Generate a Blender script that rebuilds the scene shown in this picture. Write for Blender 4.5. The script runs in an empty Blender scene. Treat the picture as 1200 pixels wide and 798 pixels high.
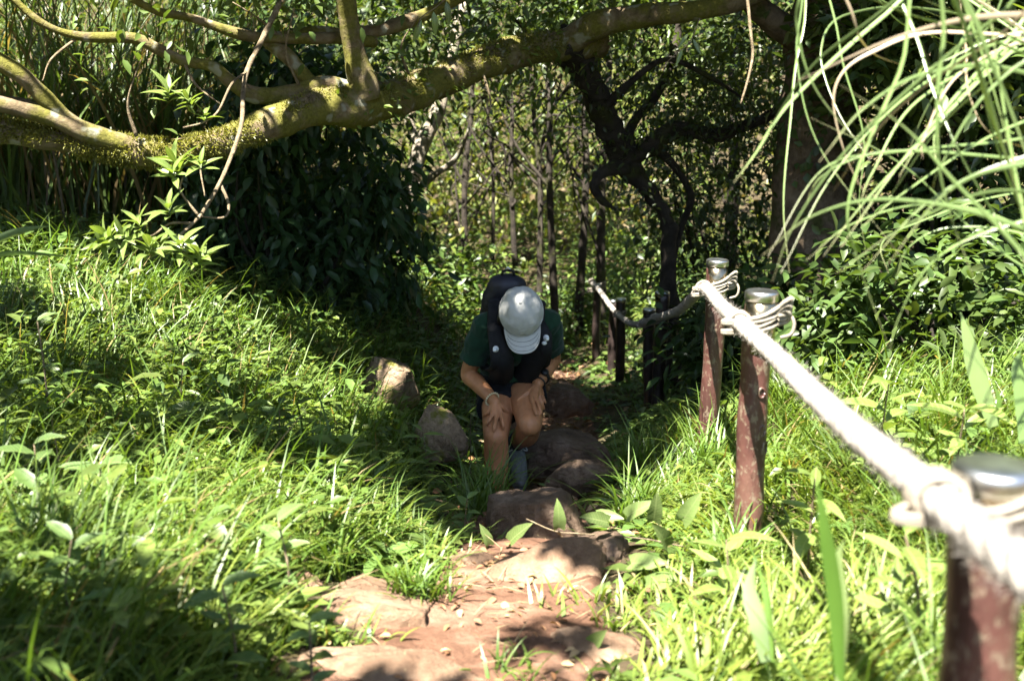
import bpy, bmesh, math, random
import numpy as np
from mathutils import Vector, Matrix, noise as mnoise

rng = np.random.default_rng(11)
random.seed(11)
scene = bpy.context.scene
C = scene.collection

# ------------------------------------------------------------------ camera
CAM = np.array([0.0, 0.0, 2.0])
PITCH = math.radians(13.0)
FPX = 1200 * 40.0 / 36.0
cam_data = bpy.data.cameras.new('camera')
cam = bpy.data.objects.new('camera', cam_data)
C.objects.link(cam)
cam.location = CAM
cam.rotation_euler = (math.radians(90) - PITCH, 0, 0)
cam_data.lens = 40
cam_data.sensor_width = 36
cam_data.clip_start = 0.05
cam_data.clip_end = 500
cam_data.dof.use_dof = True
cam_data.dof.focus_distance = 4.7
cam_data.dof.aperture_fstop = 3.4
scene.camera = cam

# ------------------------------------------------------------------ world, sun, exposure
SUN = np.array([0.20, 0.36, -0.91]); SUN /= np.linalg.norm(SUN)      # direction the light travels
world = bpy.data.worlds.new('World'); scene.world = world
world.use_nodes = True
wn = world.node_tree.nodes; wn.clear()
sky = wn.new('ShaderNodeTexSky'); sky.sky_type = 'NISHITA'; sky.sun_disc = False
sky.sun_elevation = math.asin(-SUN[2]); sky.sun_rotation = math.atan2(-SUN[0], -SUN[1])
bg = wn.new('ShaderNodeBackground'); bg.inputs['Strength'].default_value = 0.05
wo = wn.new('ShaderNodeOutputWorld')
world.node_tree.links.new(sky.outputs[0], bg.inputs[0])
world.node_tree.links.new(bg.outputs[0], wo.inputs[0])
sun_data = bpy.data.lights.new('sun', 'SUN')
sun_data.energy = 5.0; sun_data.angle = math.radians(0.53); sun_data.color = (1.0, 0.955, 0.87)
sun = bpy.data.objects.new('sun', sun_data); C.objects.link(sun)
sun.location = (-4, -6, 20)
sun.rotation_euler = Vector(SUN).to_track_quat('-Z', 'Y').to_euler()
scene.view_settings.view_transform = 'Standard'
scene.view_settings.look = 'None'
scene.view_settings.gamma = 1
scene.view_settings.use_curve_mapping = False
scene.view_settings.exposure = 3.0
scene.render.engine = 'CYCLES'
scene.cycles.use_denoising = True
scene.cycles.max_bounces = 7
scene.cycles.diffuse_bounces = 2
scene.cycles.transmission_bounces = 4
scene.cycles.glossy_bounces = 2
scene.cycles.transparent_max_bounces = 4
scene.cycles.sample_clamp_indirect = 6.0
scene.cycles.caustics_reflective = False
scene.cycles.caustics_refractive = False

# ------------------------------------------------------------------ helpers: placing
cp, sp = math.cos(PITCH), math.sin(PITCH)
FWD = np.array([0, cp, -sp]); UPV = np.array([0, sp, cp]); RGT = np.array([1.0, 0, 0])
def P(px, py, d):
    """point at distance d (metres along the optical axis) seen at photo position px, py"""
    return CAM + RGT * ((px - 600) / FPX * d) - UPV * ((py - 399) / FPX * d) + FWD * d

def _h(ix, iy, iz):
    n = (ix.astype(np.int64) * 374761393 + iy.astype(np.int64) * 668265263 + iz.astype(np.int64) * 2147483647) & 0x7fffffff
    n = (n ^ (n >> 13)) * 1274126177 & 0x7fffffff
    return ((n ^ (n >> 16)) & 0xffff) / 65535.0
def vnoise(x, y, z=None):
    x = np.asarray(x, float); y = np.asarray(y, float)
    z = np.zeros_like(x) if z is None else np.asarray(z, float) + np.zeros_like(x)
    x0, y0, z0 = np.floor(x), np.floor(y), np.floor(z)
    fx, fy, fz = x - x0, y - y0, z - z0
    fx, fy, fz = fx * fx * (3 - 2 * fx), fy * fy * (3 - 2 * fy), fz * fz * (3 - 2 * fz)
    r = 0
    for dx in (0, 1):
        for dy in (0, 1):
            for dz in (0, 1):
                w = (fx if dx else 1 - fx) * (fy if dy else 1 - fy) * (fz if dz else 1 - fz)
                r = r + w * _h(x0 + dx, y0 + dy, z0 + dz)
    return r
def fbm(x, y, z=None, o=3):
    r, a, s = 0, 0.5, 0
    for i in range(o):
        k = 2.03 ** i
        r = r + a * vnoise(np.asarray(x) * k + 17.3 * i, np.asarray(y) * k + 5.1 * i, None if z is None else np.asarray(z) * k)
        s += a; a *= 0.5
    return r / s

# terrain ----------------------------------------------------------
_ty = np.arange(-40, 80, 0.05)
def _tab(ys, vs, win=1.0):
    v = np.interp(_ty, ys, vs); n = max(3, int(win / 0.05)) | 1
    k = np.hanning(n + 2)[1:-1]; k /= k.sum()
    return np.convolve(np.pad(v, n // 2, mode='edge'), k, 'valid')
T_XC = _tab([-5, 2.1, 2.6, 3, 4, 5, 7, 10, 12, 14, 18, 30], [-.2, -.1, -.04, .07, .06, .10, .28, .34, 0.0, -.75, -2.6, -8])
T_Z = _tab([-5, 0, 2.2, 3, 4, 5, 7, 10, 14, 18, 24, 40, 80], [-.6, -1.1, -1.22, -1.35, -1.6, -1.87, -2.3, -2.65, -2.9, -2.9, -2.5, 3.0, 12], .8)
T_W = _tab([-5, 2, 3, 4, 5, 7, 10, 14, 18], [.30, .31, .22, .27, .28, .25, .25, .35, .4])
T_A = _tab([-5, 1, 2.5, 4, 6, 8, 12, 18, 30], [.05, .05, .09, .55, 1.3, 1.5, 1.3, .6, .3])
T_B = _tab([-5, 1, 2.5, 3, 4.4, 5, 6.3, 9, 14, 30], [.05, .08, .12, .2, .58, .62, .62, .35, .5, .4])
def _li(t, y): return np.interp(y, _ty, t)
def trail_c(y): return _li(T_XC, y)
def ground_z(x, y, bumps=True):
    x = np.asarray(x, float); y = np.asarray(y, float)
    xc, w = _li(T_XC, y), _li(T_W, y)
    z = 2.0 + _li(T_Z, y)
    dl = np.maximum(0, (xc - w) - x); dr = np.maximum(0, x - (xc + w * .8))
    z = z + _li(T_A, y) * (1 - np.exp(-dl / 1.1)) + _li(T_B, y) * (1 - np.exp(-dr / .8))
    z = z + np.maximum(0, np.abs(x) - 5) * .18 + np.maximum(0, np.maximum(y, 0) * 0 + np.abs(x) - 14) * .2
    if bumps:
        off = np.clip((dl + dr) * 3, 0, 1)
        z = z + (fbm(x * 1.7, y * 1.7) - .5) * (.05 + .13 * off) + (fbm(x * 9 + 3, y * 9) - .5) * .03
    return z
def gz(x, y): return float(ground_z(np.array([x]), np.array([y]))[0])
def drop_to_ground(p):
    """follow the sunlight from points p (n,3) to the ground; returns x, y"""
    q = p.copy()
    for _ in range(4):
        g = ground_z(q[:, 0], q[:, 1], False)
        t = (p[:, 2] - g) / -SUN[2]
        q = p + SUN * t[:, None]
    return q[:, 0], q[:, 1]

# ------------------------------------------------------------------ helpers: meshes
def mesh_from(name, V, F, mat=None, col=None, smooth=False):
    """V (n,3); F a list of index arrays (m,3) or (m,4)"""
    if not isinstance(F, (list, tuple)): F = [F]
    me = bpy.data.meshes.new(name)
    V = np.asarray(V, np.float32)
    me.vertices.add(len(V)); me.vertices.foreach_set('co', V.ravel())
    tot = np.concatenate([np.full(len(f), f.shape[1], np.int32) for f in F if len(f)])
    loops = np.concatenate([np.asarray(f, np.int32).ravel() for f in F if len(f)])
    starts = np.concatenate([[0], np.cumsum(tot)[:-1]]).astype(np.int32)
    me.loops.add(len(loops)); me.loops.foreach_set('vertex_index', loops)
    me.polygons.add(len(tot)); me.polygons.foreach_set('loop_start', starts); me.polygons.foreach_set('loop_total', tot)
    if smooth: me.polygons.foreach_set('use_smooth', np.ones(len(tot), bool))
    me.update(calc_edges=True)
    if col is not None:
        at = me.color_attributes.new('col', 'FLOAT_COLOR', 'POINT')
        c4 = np.ones((len(V), 4), np.float32); c4[:, :3] = col
        at.data.foreach_set('color', c4.ravel())
    if mat is not None: me.materials.append(mat)
    return me

class Bag:
    """collects pieces of geometry into one mesh"""
    def __init__(s): s.V = []; s.T = []; s.Q = []; s.c = []; s.n = 0
    def add(s, V, T=None, Q=None, col=None):
        V = np.asarray(V, float)
        if T is not None and len(T): s.T.append(np.asarray(T) + s.n)
        if Q is not None and len(Q): s.Q.append(np.asarray(Q) + s.n)
        s.V.append(V); s.n += len(V)
        if col is not None: s.c.append(np.broadcast_to(np.asarray(col, float), (len(V), 3)))
        return s
    def mesh(s, name, mat=None, smooth=False):
        F = []
        if s.T: F.append(np.concatenate(s.T))
        if s.Q: F.append(np.concatenate(s.Q))
        return mesh_from(name, np.concatenate(s.V), F, mat, np.concatenate(s.c) if s.c else None, smooth)

def smooth_path(pts, n=8, closed=False):
    """Catmull-Rom through pts (k, m) with n samples a span"""
    p = np.asarray(pts, float)
    if len(p) < 3:
        t = np.linspace(0, 1, n + 1)[:, None]; return p[0] * (1 - t) + p[1] * t
    q = np.vstack([2 * p[0] - p[1], p, 2 * p[-1] - p[-2]])
    out = []
    for i in range(len(p) - 1):
        a, b, c, d = q[i], q[i + 1], q[i + 2], q[i + 3]
        for t in np.linspace(0, 1, n, endpoint=False):
            out.append(.5 * (2 * b + (c - a) * t + (2 * a - 5 * b + 4 * c - d) * t * t + (3 * b - a - 3 * c + d) * t ** 3))
    out.append(p[-1])
    return np.array(out)
def frames(path):
    t = np.gradient(path, axis=0); t /= np.linalg.norm(t, axis=1)[:, None] + 1e-12
    a = np.array([0, 0, 1.0]) if abs(t[0][2]) < .9 else np.array([1.0, 0, 0])
    u = np.cross(t[0], a); u /= np.linalg.norm(u)
    U = []
    for k in range(len(path)):
        u = u - t[k] * u.dot(t[k]); u /= np.linalg.norm(u) + 1e-12
        U.append(u)
    U = np.array(U)
    return t, U, np.cross(t, U)
def tube(path, r, sides=10, rough=0.0, seed=0, flat=None, caps=True, rscale=9.0):
    """swept tube; r scalar or per point; rough roughens the surface; flat=(a,b) squashes the section"""
    path = np.asarray(path, float); n = len(path)
    r = np.broadcast_to(np.asarray(r, float), (n,))
    t, U, W = frames(path)
    a = np.linspace(0, 2 * math.pi, sides, endpoint=False)
    fa, fb = flat or (1, 1)
    ring = (np.cos(a)[None, :, None] * U[:, None, :] * fa + np.sin(a)[None, :, None] * W[:, None, :] * fb)
    V = path[:, None, :] + ring * r[:, None, None]
    if rough:
        k = rscale
        nz = fbm(V[..., 0] * k + seed * 7.7, V[..., 1] * k, V[..., 2] * k, 3) - .5
        V = V + ring * (nz * 2 * rough * r[:, None])[..., None]
    V = V.reshape(-1, 3)
    i = np.arange(n - 1)[:, None] * sides; j = np.arange(sides)[None, :]; j2 = (j + 1) % sides
    Q = np.stack([i + j, i + j2, i + sides + j2, i + sides + j], -1).reshape(-1, 4)
    T = np.zeros((0, 3), int)
    if caps:
        V = np.vstack([V, path[0], path[-1]]); c0, c1 = n * sides, n * sides + 1
        jj = np.arange(sides); kk = (jj + 1) % sides; b = (n - 1) * sides
        T = np.vstack([np.stack([kk, jj, np.full(sides, c0)], 1), np.stack([b + jj, b + kk, np.full(sides, c1)], 1)])
    return V, T, Q
def ellipsoid(c, axes, nu=16, nv=10):
    """axes: 3 vectors (rows) scaled by the semi-axes"""
    axes = np.asarray(axes, float); V = []; 
    for i in range(nv + 1):
        th = math.pi * i / nv
        for j in range(nu):
            ph = 2 * math.pi * j / nu
            V.append(np.asarray(c) + axes[0] * math.sin(th) * math.cos(ph) + axes[1] * math.sin(th) * math.sin(ph) + axes[2] * math.cos(th))
    i = np.arange(nv)[:, None] * nu; j = np.arange(nu)[None, :]; j2 = (j + 1) % nu
    Q = np.stack([i + j, i + nu + j, i + nu + j2, i + j2], -1).reshape(-1, 4)
    return np.array(V), None, Q

def leaves(base, d, nrm, L, W, fold=.18, droop=.25, detail=1):
    """batch of folded leaves: base (n,3), direction d, upper side nrm, length L, width W"""
    n = len(base); L = np.broadcast_to(L, (n,))[:, None]; W = np.broadcast_to(W, (n,))[:, None]
    d = d / (np.linalg.norm(d, axis=1)[:, None] + 1e-9)
    s = np.cross(d, nrm); s /= np.linalg.norm(s, axis=1)[:, None] + 1e-9
    u = np.cross(s, d)
    def pt(t, side, lift): return base + d * L * t + s * W * side * .5 + u * (W * lift) - u * (L * droop * t * t)
    if detail == 1:
        V = np.stack([base, pt(.45, -1, fold), pt(.45, 0, 0), pt(.45, 1, fold), pt(1, 0, 0)], 1)
        k = np.arange(n)[:, None, None] * 5
        T = (np.array([[0, 2, 1], [0, 3, 2], [1, 2, 4], [2, 3, 4]])[None] + k).reshape(-1, 3)
        return V.reshape(-1, 3), T, None, 5
    V = np.stack([base, pt(.22, -.72, fold * .7), pt(.22, 0, 0), pt(.22, .72, fold * .7),
                  pt(.58, -.92, fold), pt(.58, 0, 0), pt(.58, .92, fold), pt(1, 0, 0)], 1)
    k = np.arange(n)[:, None, None] * 8
    T = (np.array([[0, 2, 1], [0, 3, 2], [4, 5, 7], [5, 6, 7]])[None] + k).reshape(-1, 3)
    Q = (np.array([[1, 2, 5, 4], [2, 3, 6, 5]])[None] + k).reshape(-1, 4)
    return V.reshape(-1, 3), T, Q, 8
def blades(root, az, th0, th1, L, W, S=5, twist=None):
    """batch of grass blades: az heading, th0/th1 angle from vertical at root and tip"""
    n = len(root); L = np.broadcast_to(L, (n,)); W = np.broadcast_to(W, (n,))
    hx = np.stack([np.cos(az), np.sin(az), np.zeros(n)], 1)
    tw = az + math.pi / 2 if twist is None else az + math.pi / 2 + twist
    sx = np.stack([np.cos(tw), np.sin(tw), np.zeros(n)], 1)
    p = root.copy(); V = []
    for k in range(S + 1):
        t = k / S
        w = W * (1 - t ** 1.8) * (.7 + .6 * min(1, t * 4)) * .5
        if k < S:
            V.append(p - sx * w[:, None]); V.append(p + sx * w[:, None])
        else: V.append(p.copy())
        th = th0 + (th1 - th0) * (t + .5 / S) ** 1.3
        p = p + (hx * np.sin(th)[:, None] + np.array([0, 0, 1.0]) * np.cos(th)[:, None]) * (L / S)[:, None]
    m = 2 * S + 1
    V = np.stack(V, 1)
    k = np.arange(n)[:, None, None] * m
    Q = (np.array([[2 * i, 2 * i + 1, 2 * i + 3, 2 * i + 2] for i in range(S - 1)])[None] + k).reshape(-1, 4)
    T = (np.array([[2 * S - 2, 2 * S - 1, 2 * S]])[None] + k).reshape(-1, 3)
    return V.reshape(-1, 3), T, Q, m

# objects -----------------------------------------------------------
def tag(o, label=None, cat=None, group=None, kind=None):
    if label: o['label'] = label
    if cat: o['category'] = cat
    if group: o['group'] = group
    if kind: o['kind'] = kind
    return o
def obj(name, me, parent=None, world=True):
    o = bpy.data.objects.new(name, me); C.objects.link(o)
    if parent is not None:
        o.parent = parent
        if world:
            o.matrix_parent_inverse = Matrix.Translation(-Vector(parent.get('_base', parent.location)))
    return o
def thing(name, label, cat, loc=(0, 0, 0), group=None):
    o = bpy.data.objects.new(name, None); C.objects.link(o)
    o.location = Vector([float(v) for v in loc]); o.empty_display_size = .1
    return tag(o, label, cat, group)
def modded(name, V, F, mods, mat=None, smooth=True):
    """mesh with modifiers applied; mods: list of (type, {settings})"""
    me = mesh_from(name, V, F)
    o = bpy.data.objects.new('_tmp', me); C.objects.link(o)
    for t, s in mods:
        m = o.modifiers.new(t, t)
        for k, v in s.items(): setattr(m, k, v)
    dg = bpy.context.evaluated_depsgraph_get(); dg.update()
    out = bpy.data.meshes.new_from_object(o.evaluated_get(dg))
    out.name = name
    bpy.data.objects.remove(o); bpy.data.meshes.remove(me)
    out.materials.clear()
    if mat: out.materials.append(mat)
    if smooth: out.polygons.foreach_set('use_smooth', np.ones(len(out.polygons), bool))
    return out
def blob(name, bag, voxel, mat, smooth_it=6, fac=.5, dec=1.0):
    F = []
    if bag.T: F.append(np.concatenate(bag.T))
    if bag.Q: F.append(np.concatenate(bag.Q))
    return modded(name, np.concatenate(bag.V), F,
                  [('REMESH', dict(mode='VOXEL', voxel_size=voxel)), ('SMOOTH', dict(iterations=smooth_it, factor=fac))] + ([('DECIMATE', dict(ratio=dec))] if dec < 1 else []), mat)

# ------------------------------------------------------------------ materials
def new_mat(name):
    m = bpy.data.materials.new(name); m.use_nodes = True
    nt = m.node_tree; nt.nodes.clear()
    out = nt.nodes.new('ShaderNodeOutputMaterial')
    b = nt.nodes.new('ShaderNodeBsdfPrincipled')
    nt.links.new(b.outputs[0], out.inputs[0])
    return m, nt, b, out
def N(nt, t, **kw):
    n = nt.nodes.new(t)
    for k, v in kw.items():
        if hasattr(n, k): setattr(n, k, v)
        else: n.inputs[k.replace('_', ' ')].default_value = v
    return n
def ramp(nt, fac, stops):
    r = nt.nodes.new('ShaderNodeValToRGB')
    e = r.color_ramp.elements
    while len(e) < len(stops): e.new(.5)
    for k, (p, c) in enumerate(stops):
        e[k].position = p; e[k].color = (*c, 1)
    nt.links.new(fac, r.inputs[0]); return r
def noise_tex(nt, scale, detail=4, rough=.55, dist=0.0, coord='Object', stretch=None):
    tc = nt.nodes.new('ShaderNodeTexCoord'); o = tc.outputs[coord]
    if stretch:
        mp = nt.nodes.new('ShaderNodeMapping'); mp.inputs['Scale'].default_value = stretch
        nt.links.new(o, mp.inputs[0]); o = mp.outputs[0]
    n = nt.nodes.new('ShaderNodeTexNoise'); n.inputs['Scale'].default_value = scale
    n.inputs['Detail'].default_value = detail; n.inputs['Roughness'].default_value = rough; n.inputs['Distortion'].default_value = dist
    nt.links.new(o, n.inputs['Vector']); return n
def bump(nt, b, h, strength=.4, dist=.01):
    n = nt.nodes.new('ShaderNodeBump'); n.inputs['Strength'].default_value = strength; n.inputs['Distance'].default_value = dist
    nt.links.new(h, n.inputs['Height']); nt.links.new(n.outputs[0], b.inputs['Normal']); return n

def leaf_mat(name, trans=.38, rough=.42, spec=.35, fixed=None, mottle=.45):
    m, nt, b, out = new_mat(name)
    if fixed is None:
        a = nt.nodes.new('ShaderNodeVertexColor'); a.layer_name = 'col'; colour = a.outputs[0]
    else:
        oi = nt.nodes.new('ShaderNodeObjectInfo')
        hsv = N(nt, 'ShaderNodeHueSaturation'); hsv.inputs['Color'].default_value = (*fixed, 1)
        mr = nt.nodes.new('ShaderNodeMapRange'); mr.inputs[3].default_value = .7; mr.inputs[4].default_value = 1.35
        nt.links.new(oi.outputs['Random'], mr.inputs[0]); nt.links.new(mr.outputs[0], hsv.inputs['Value'])
        colour = hsv.outputs[0]
        # midrib and side veins in the leaf's own coordinates
        tcn = nt.nodes.new('ShaderNodeTexCoord'); sx = nt.nodes.new('ShaderNodeSeparateXYZ'); nt.links.new(tcn.outputs['Object'], sx.inputs[0])
        def mth(op, a, b_=None):
            q = nt.nodes.new('ShaderNodeMath'); q.operation = op
            for i_, v_ in enumerate((a, b_)):
                if v_ is None: continue
                if isinstance(v_, (int, float)): q.inputs[i_].default_value = v_
                else: nt.links.new(v_, q.inputs[i_])
            return q.outputs[0]
        ax_ = mth('ABSOLUTE', sx.outputs[0])
        rib = mth('LESS_THAN', ax_, .012)
        vn = mth('GREATER_THAN', mth('SINE', mth('MULTIPLY', mth('SUBTRACT', sx.outputs[1], mth('MULTIPLY', ax_, .9)), 62.0)), .86)
        amt = mth('MINIMUM', mth('ADD', mth('MULTIPLY', rib, .5), mth('MULTIPLY', vn, .28)), .5)
        vm = nt.nodes.new('ShaderNodeMix'); vm.data_type = 'RGBA'; vm.inputs[7].default_value = (.26, .30, .13, 1)
        nt.links.new(amt, vm.inputs[0]); nt.links.new(colour, vm.inputs[6]); colour = vm.outputs[2]
    nz = noise_tex(nt, 35, 3)
    mx = nt.nodes.new('ShaderNodeMix'); mx.data_type = 'RGBA'; mx.blend_type = 'MULTIPLY'; mx.inputs[0].default_value = mottle
    rp = ramp(nt, nz.outputs[0], [(.3, (.6, .62, .5)), (.7, (1.15, 1.1, 1.0))])
    nt.links.new(colour, mx.inputs[6]); nt.links.new(rp.outputs[0], mx.inputs[7])
    nt.links.new(mx.outputs[2], b.inputs['Base Color'])
    b.inputs['Roughness'].default_value = rough
    b.inputs['Specular IOR Level'].default_value = spec
    tr = nt.nodes.new('ShaderNodeBsdfTranslucent')
    tc = nt.nodes.new('ShaderNodeMix'); tc.data_type = 'RGBA'; tc.blend_type = 'MULTIPLY'; tc.inputs[0].default_value = 1
    tc.inputs[7].default_value = (1.3, 1.3, .5, 1)
    nt.links.new(mx.outputs[2], tc.inputs[6]); nt.links.new(tc.outputs[2], tr.inputs[0])
    ms = nt.nodes.new('ShaderNodeMixShader'); ms.inputs[0].default_value = trans
    nt.links.new(b.outputs[0], ms.inputs[1]); nt.links.new(tr.outputs[0], ms.inputs[2])
    nt.links.new(ms.outputs[0], out.inputs[0])
    return m
M = {}
M['leaf'] = leaf_mat('leaf', trans=.38, rough=.42, spec=.4)
M['glossleaf'] = leaf_mat('glossy_leaf', trans=.22, rough=.28, spec=.5)
M['grass'] = leaf_mat('grass', trans=.42, rough=.42, spec=.45)
M['hero'] = leaf_mat('sprig_leaf', trans=.33, rough=.3, spec=.5, fixed=(.13, .19, .045))
M['heart'] = leaf_mat('heart_leaf', trans=.35, rough=.45, spec=.35, fixed=(.115, .165, .052))
M['weed'] = leaf_mat('weed_leaf', trans=.33, rough=.42, spec=.4, fixed=(.08, .135, .04))
M['silver'] = leaf_mat('silvergrass', trans=.28, rough=.36, spec=.5, mottle=.12)
M['dry'] = leaf_mat('dry_leaf', trans=.15, rough=.8, spec=.15)

def bark_mat(name, c0, c1, c2, moss=None, moss_amt=.5, lichen=False, scale=14):
    m, nt, b, out = new_mat(name)
    n1 = noise_tex(nt, scale, 6, .65, .4)
    r = ramp(nt, n1.outputs[0], [(.3, c0), (.5, c1), (.72, c2)])
    colr = r.outputs[0]
    if moss:
        n2 = noise_tex(nt, scale * .42, 5, .6)
        n3 = noise_tex(nt, scale * 5, 4, .7)
        mr = ramp(nt, n3.outputs[0], [(.3, tuple(.45 * v for v in moss)), (.7, moss)])
        f = ramp(nt, n2.outputs[0], [(moss_amt - .06, (0, 0, 0)), (moss_amt + .06, (1, 1, 1))])
        mx = nt.nodes.new('ShaderNodeMix'); mx.data_type = 'RGBA'
        nt.links.new(f.outputs[0], mx.inputs[0]); nt.links.new(colr, mx.inputs[6]); nt.links.new(mr.outputs[0], mx.inputs[7])
        colr = mx.outputs[2]
    if lichen:
        v = nt.nodes.new('ShaderNodeTexNoise'); v.inputs['Scale'].default_value = scale * .8; v.inputs['Detail'].default_value = 2
        tc = nt.nodes.new('ShaderNodeTexCoord'); nt.links.new(tc.outputs['Object'], v.inputs['Vector'])
        f = ramp(nt, v.outputs[0], [(.62, (0, 0, 0)), (.68, (.7, .7, .7))])
        mx = nt.nodes.new('ShaderNodeMix'); mx.data_type = 'RGBA'; mx.inputs[7].default_value = (.27, .27, .21, 1)
        nt.links.new(f.outputs[0], mx.inputs[0]); nt.links.new(colr, mx.inputs[6]); colr = mx.outputs[2]
    nt.links.new(colr, b.inputs['Base Color'])
    b.inputs['Roughness'].default_value = .9; b.inputs['Specular IOR Level'].default_value = .2
    n4 = noise_tex(nt, scale * 3, 8, .7, .5)
    bump(nt, b, n4.outputs[0], .9, .012)
    return m
M['mossbark'] = bark_mat('mossy_bark', (.05, .037, .022), (.14, .105, .06), (.22, .18, .12), (.15, .14, .028), .47, True)
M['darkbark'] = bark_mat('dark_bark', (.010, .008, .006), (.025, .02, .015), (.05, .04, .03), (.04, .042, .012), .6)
M['bark'] = bark_mat('brown_bark', (.05, .036, .025), (.12, .085, .055), (.2, .15, .1), (.07, .075, .02), .6)
M['palebark'] = bark_mat('pale_bark', (.10, .08, .06), (.2, .17, .13), (.32, .28, .22), (.1, .1, .04), .62, True)
M['twig'] = bark_mat('twig_bark', (.08, .06, .035), (.17, .13, .08), (.28, .23, .15), None, .5, False, 40)

def ground_mat(name, stops, scale, bstr=.8):
    m, nt, b, out = new_mat(name)
    n1 = noise_tex(nt, scale, 8, .65, .2)
    r = ramp(nt, n1.outputs[0], stops)
    n2 = noise_tex(nt, scale * 12, 5, .7)
    mx = nt.nodes.new('ShaderNodeMix'); mx.data_type = 'RGBA'; mx.blend_type = 'MULTIPLY'; mx.inputs[0].default_value = .6
    rp = ramp(nt, n2.outputs[0], [(.3, (.5, .48, .45)), (.65, (1.15, 1.12, 1.1))])
    nt.links.new(r.outputs[0], mx.inputs[6]); nt.links.new(rp.outputs[0], mx.inputs[7])
    nt.links.new(mx.outputs[2], b.inputs['Base Color'])
    b.inputs['Roughness'].default_value = .95; b.inputs['Specular IOR Level'].default_value = .15
    bump(nt, b, n2.outputs[0], bstr, .02)
    return m
M['soil'] = ground_mat('soil', [(.3, (.03, .022, .013)), (.5, (.06, .045, .025)), (.7, (.05, .06, .02))], 3)
M['dirt'] = ground_mat('trail_dirt', [(.28, (.06, .03, .018)), (.5, (.13, .07, .044)), (.72, (.235, .15, .105))], 5)
def rock_mat(name, a, b_, c, moss=0.0):
    m, nt, b, out = new_mat(name)
    n1 = noise_tex(nt, 6, 8, .62, .3)
    r = ramp(nt, n1.outputs[0], [(.3, a), (.5, b_), (.7, c)])
    n2 = noise_tex(nt, 60, 6, .75)
    mx = nt.nodes.new('ShaderNodeMix'); mx.data_type = 'RGBA'; mx.blend_type = 'MULTIPLY'; mx.inputs[0].default_value = .55
    rp = ramp(nt, n2.outputs[0], [(.32, (.55, .52, .5)), (.62, (1.15, 1.15, 1.12))])
    nt.links.new(r.outputs[0], mx.inputs[6]); nt.links.new(rp.outputs[0], mx.inputs[7])
    colr = mx.outputs[2]
    if moss:
        n3 = noise_tex(nt, 9, 5, .6)
        f = ramp(nt, n3.outputs[0], [(.62 - moss, (0, 0, 0)), (.7 - moss, (1, 1, 1))])
        m2 = nt.nodes.new('ShaderNodeMix'); m2.data_type = 'RGBA'; m2.inputs[7].default_value = (.16, .15, .03, 1)
        nt.links.new(f.outputs[0], m2.inputs[0]); nt.links.new(colr, m2.inputs[6]); colr = m2.outputs[2]
    nt.links.new(colr, b.inputs['Base Color'])
    b.inputs['Roughness'].default_value = .85; b.inputs['Specular IOR Level'].default_value = .25
    n5 = noise_tex(nt, 26, 9, .72, .4)
    bump(nt, b, n5.outputs[0], 1.0, .03)
    return m
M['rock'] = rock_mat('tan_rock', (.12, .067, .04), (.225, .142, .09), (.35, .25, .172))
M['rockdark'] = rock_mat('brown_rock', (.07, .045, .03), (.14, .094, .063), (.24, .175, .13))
M['rockmoss'] = rock_mat('mossy_rock', (.13, .09, .055), (.24, .17, .11), (.36, .28, .19), .1)

def plain(name, c, rough=.6, metal=0.0, spec=.4, nscale=0, namt=.25, bscale=0, bstr=.2, sss=0, sheen=0):
    m, nt, b, out = new_mat(name)
    b.inputs['Base Color'].default_value = (*c, 1)
    b.inputs['Roughness'].default_value = rough; b.inputs['Metallic'].default_value = metal; b.inputs['Specular IOR Level'].default_value = spec
    if nscale:
        n = noise_tex(nt, nscale, 5, .6)
        r = ramp(nt, n.outputs[0], [(.3, tuple(v * (1 - namt) for v in c)), (.7, tuple(min(1, v * (1 + namt)) for v in c))])
        nt.links.new(r.outputs[0], b.inputs['Base Color'])
    if bscale:
        n = noise_tex(nt, bscale, 5, .6); bump(nt, b, n.outputs[0], bstr, .004)
    if sss:
        b.inputs['Subsurface Weight'].default_value = sss; b.inputs['Subsurface Radius'].default_value = (.012, .005, .003)
    if sheen:
        b.inputs['Sheen Weight'].default_value = sheen
    return m
M['skin'] = plain('skin', (.40, .175, .08), .48, spec=.35, nscale=16, namt=.22, bscale=260, bstr=.12, sss=.12)
M['shirt'] = plain('green_jersey', (.008, .031, .016), .85, spec=.2, nscale=30, namt=.2, bscale=300, bstr=.15, sheen=.1)
M['black'] = plain('black_fabric', (.010, .010, .012), .8, spec=.25, nscale=30, namt=.3, bscale=280, bstr=.2)
M['navy'] = plain('navy_nylon', (.013, .013, .021), .55, spec=.4, nscale=20, namt=.3, bscale=200, bstr=.2)
M['cap'] = plain('grey_cap_cloth', (.40, .395, .375), .8, spec=.25, nscale=40, namt=.06, bscale=320, bstr=.2)
M['hair'] = plain('black_hair', (.012, .009, .008), .4, spec=.5)
M['shoe'] = plain('bluegrey_mesh', (.14, .142, .14), .8, spec=.2, nscale=60, namt=.3, bscale=200, bstr=.4)
M['sole'] = plain('rubber_sole', (.06, .06, .065), .8)
M['sock'] = plain('grey_sock', (.05, .055, .07), .9, nscale=80, namt=.2)
M['lace'] = plain('pale_lace', (.42, .41, .38), .8)
M['whiteplastic'] = plain('white_plastic', (.62, .64, .66), .35, spec=.5)
M['beads'] = plain('pale_beads', (.62, .52, .32), .4)
M['rubber'] = plain('black_rubber', (.012, .012, .012), .45)
M['eye'] = plain('eye', (.02, .015, .012), .2)
M['rope'] = plain('white_rope', (.225, .205, .178), .95, spec=.1, nscale=28, namt=.28, bscale=150, bstr=1.0)
M['lash'] = plain('pale_cord', (.23, .2, .157), .9, spec=.15, nscale=50, namt=.2, bscale=160, bstr=.7)
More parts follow.
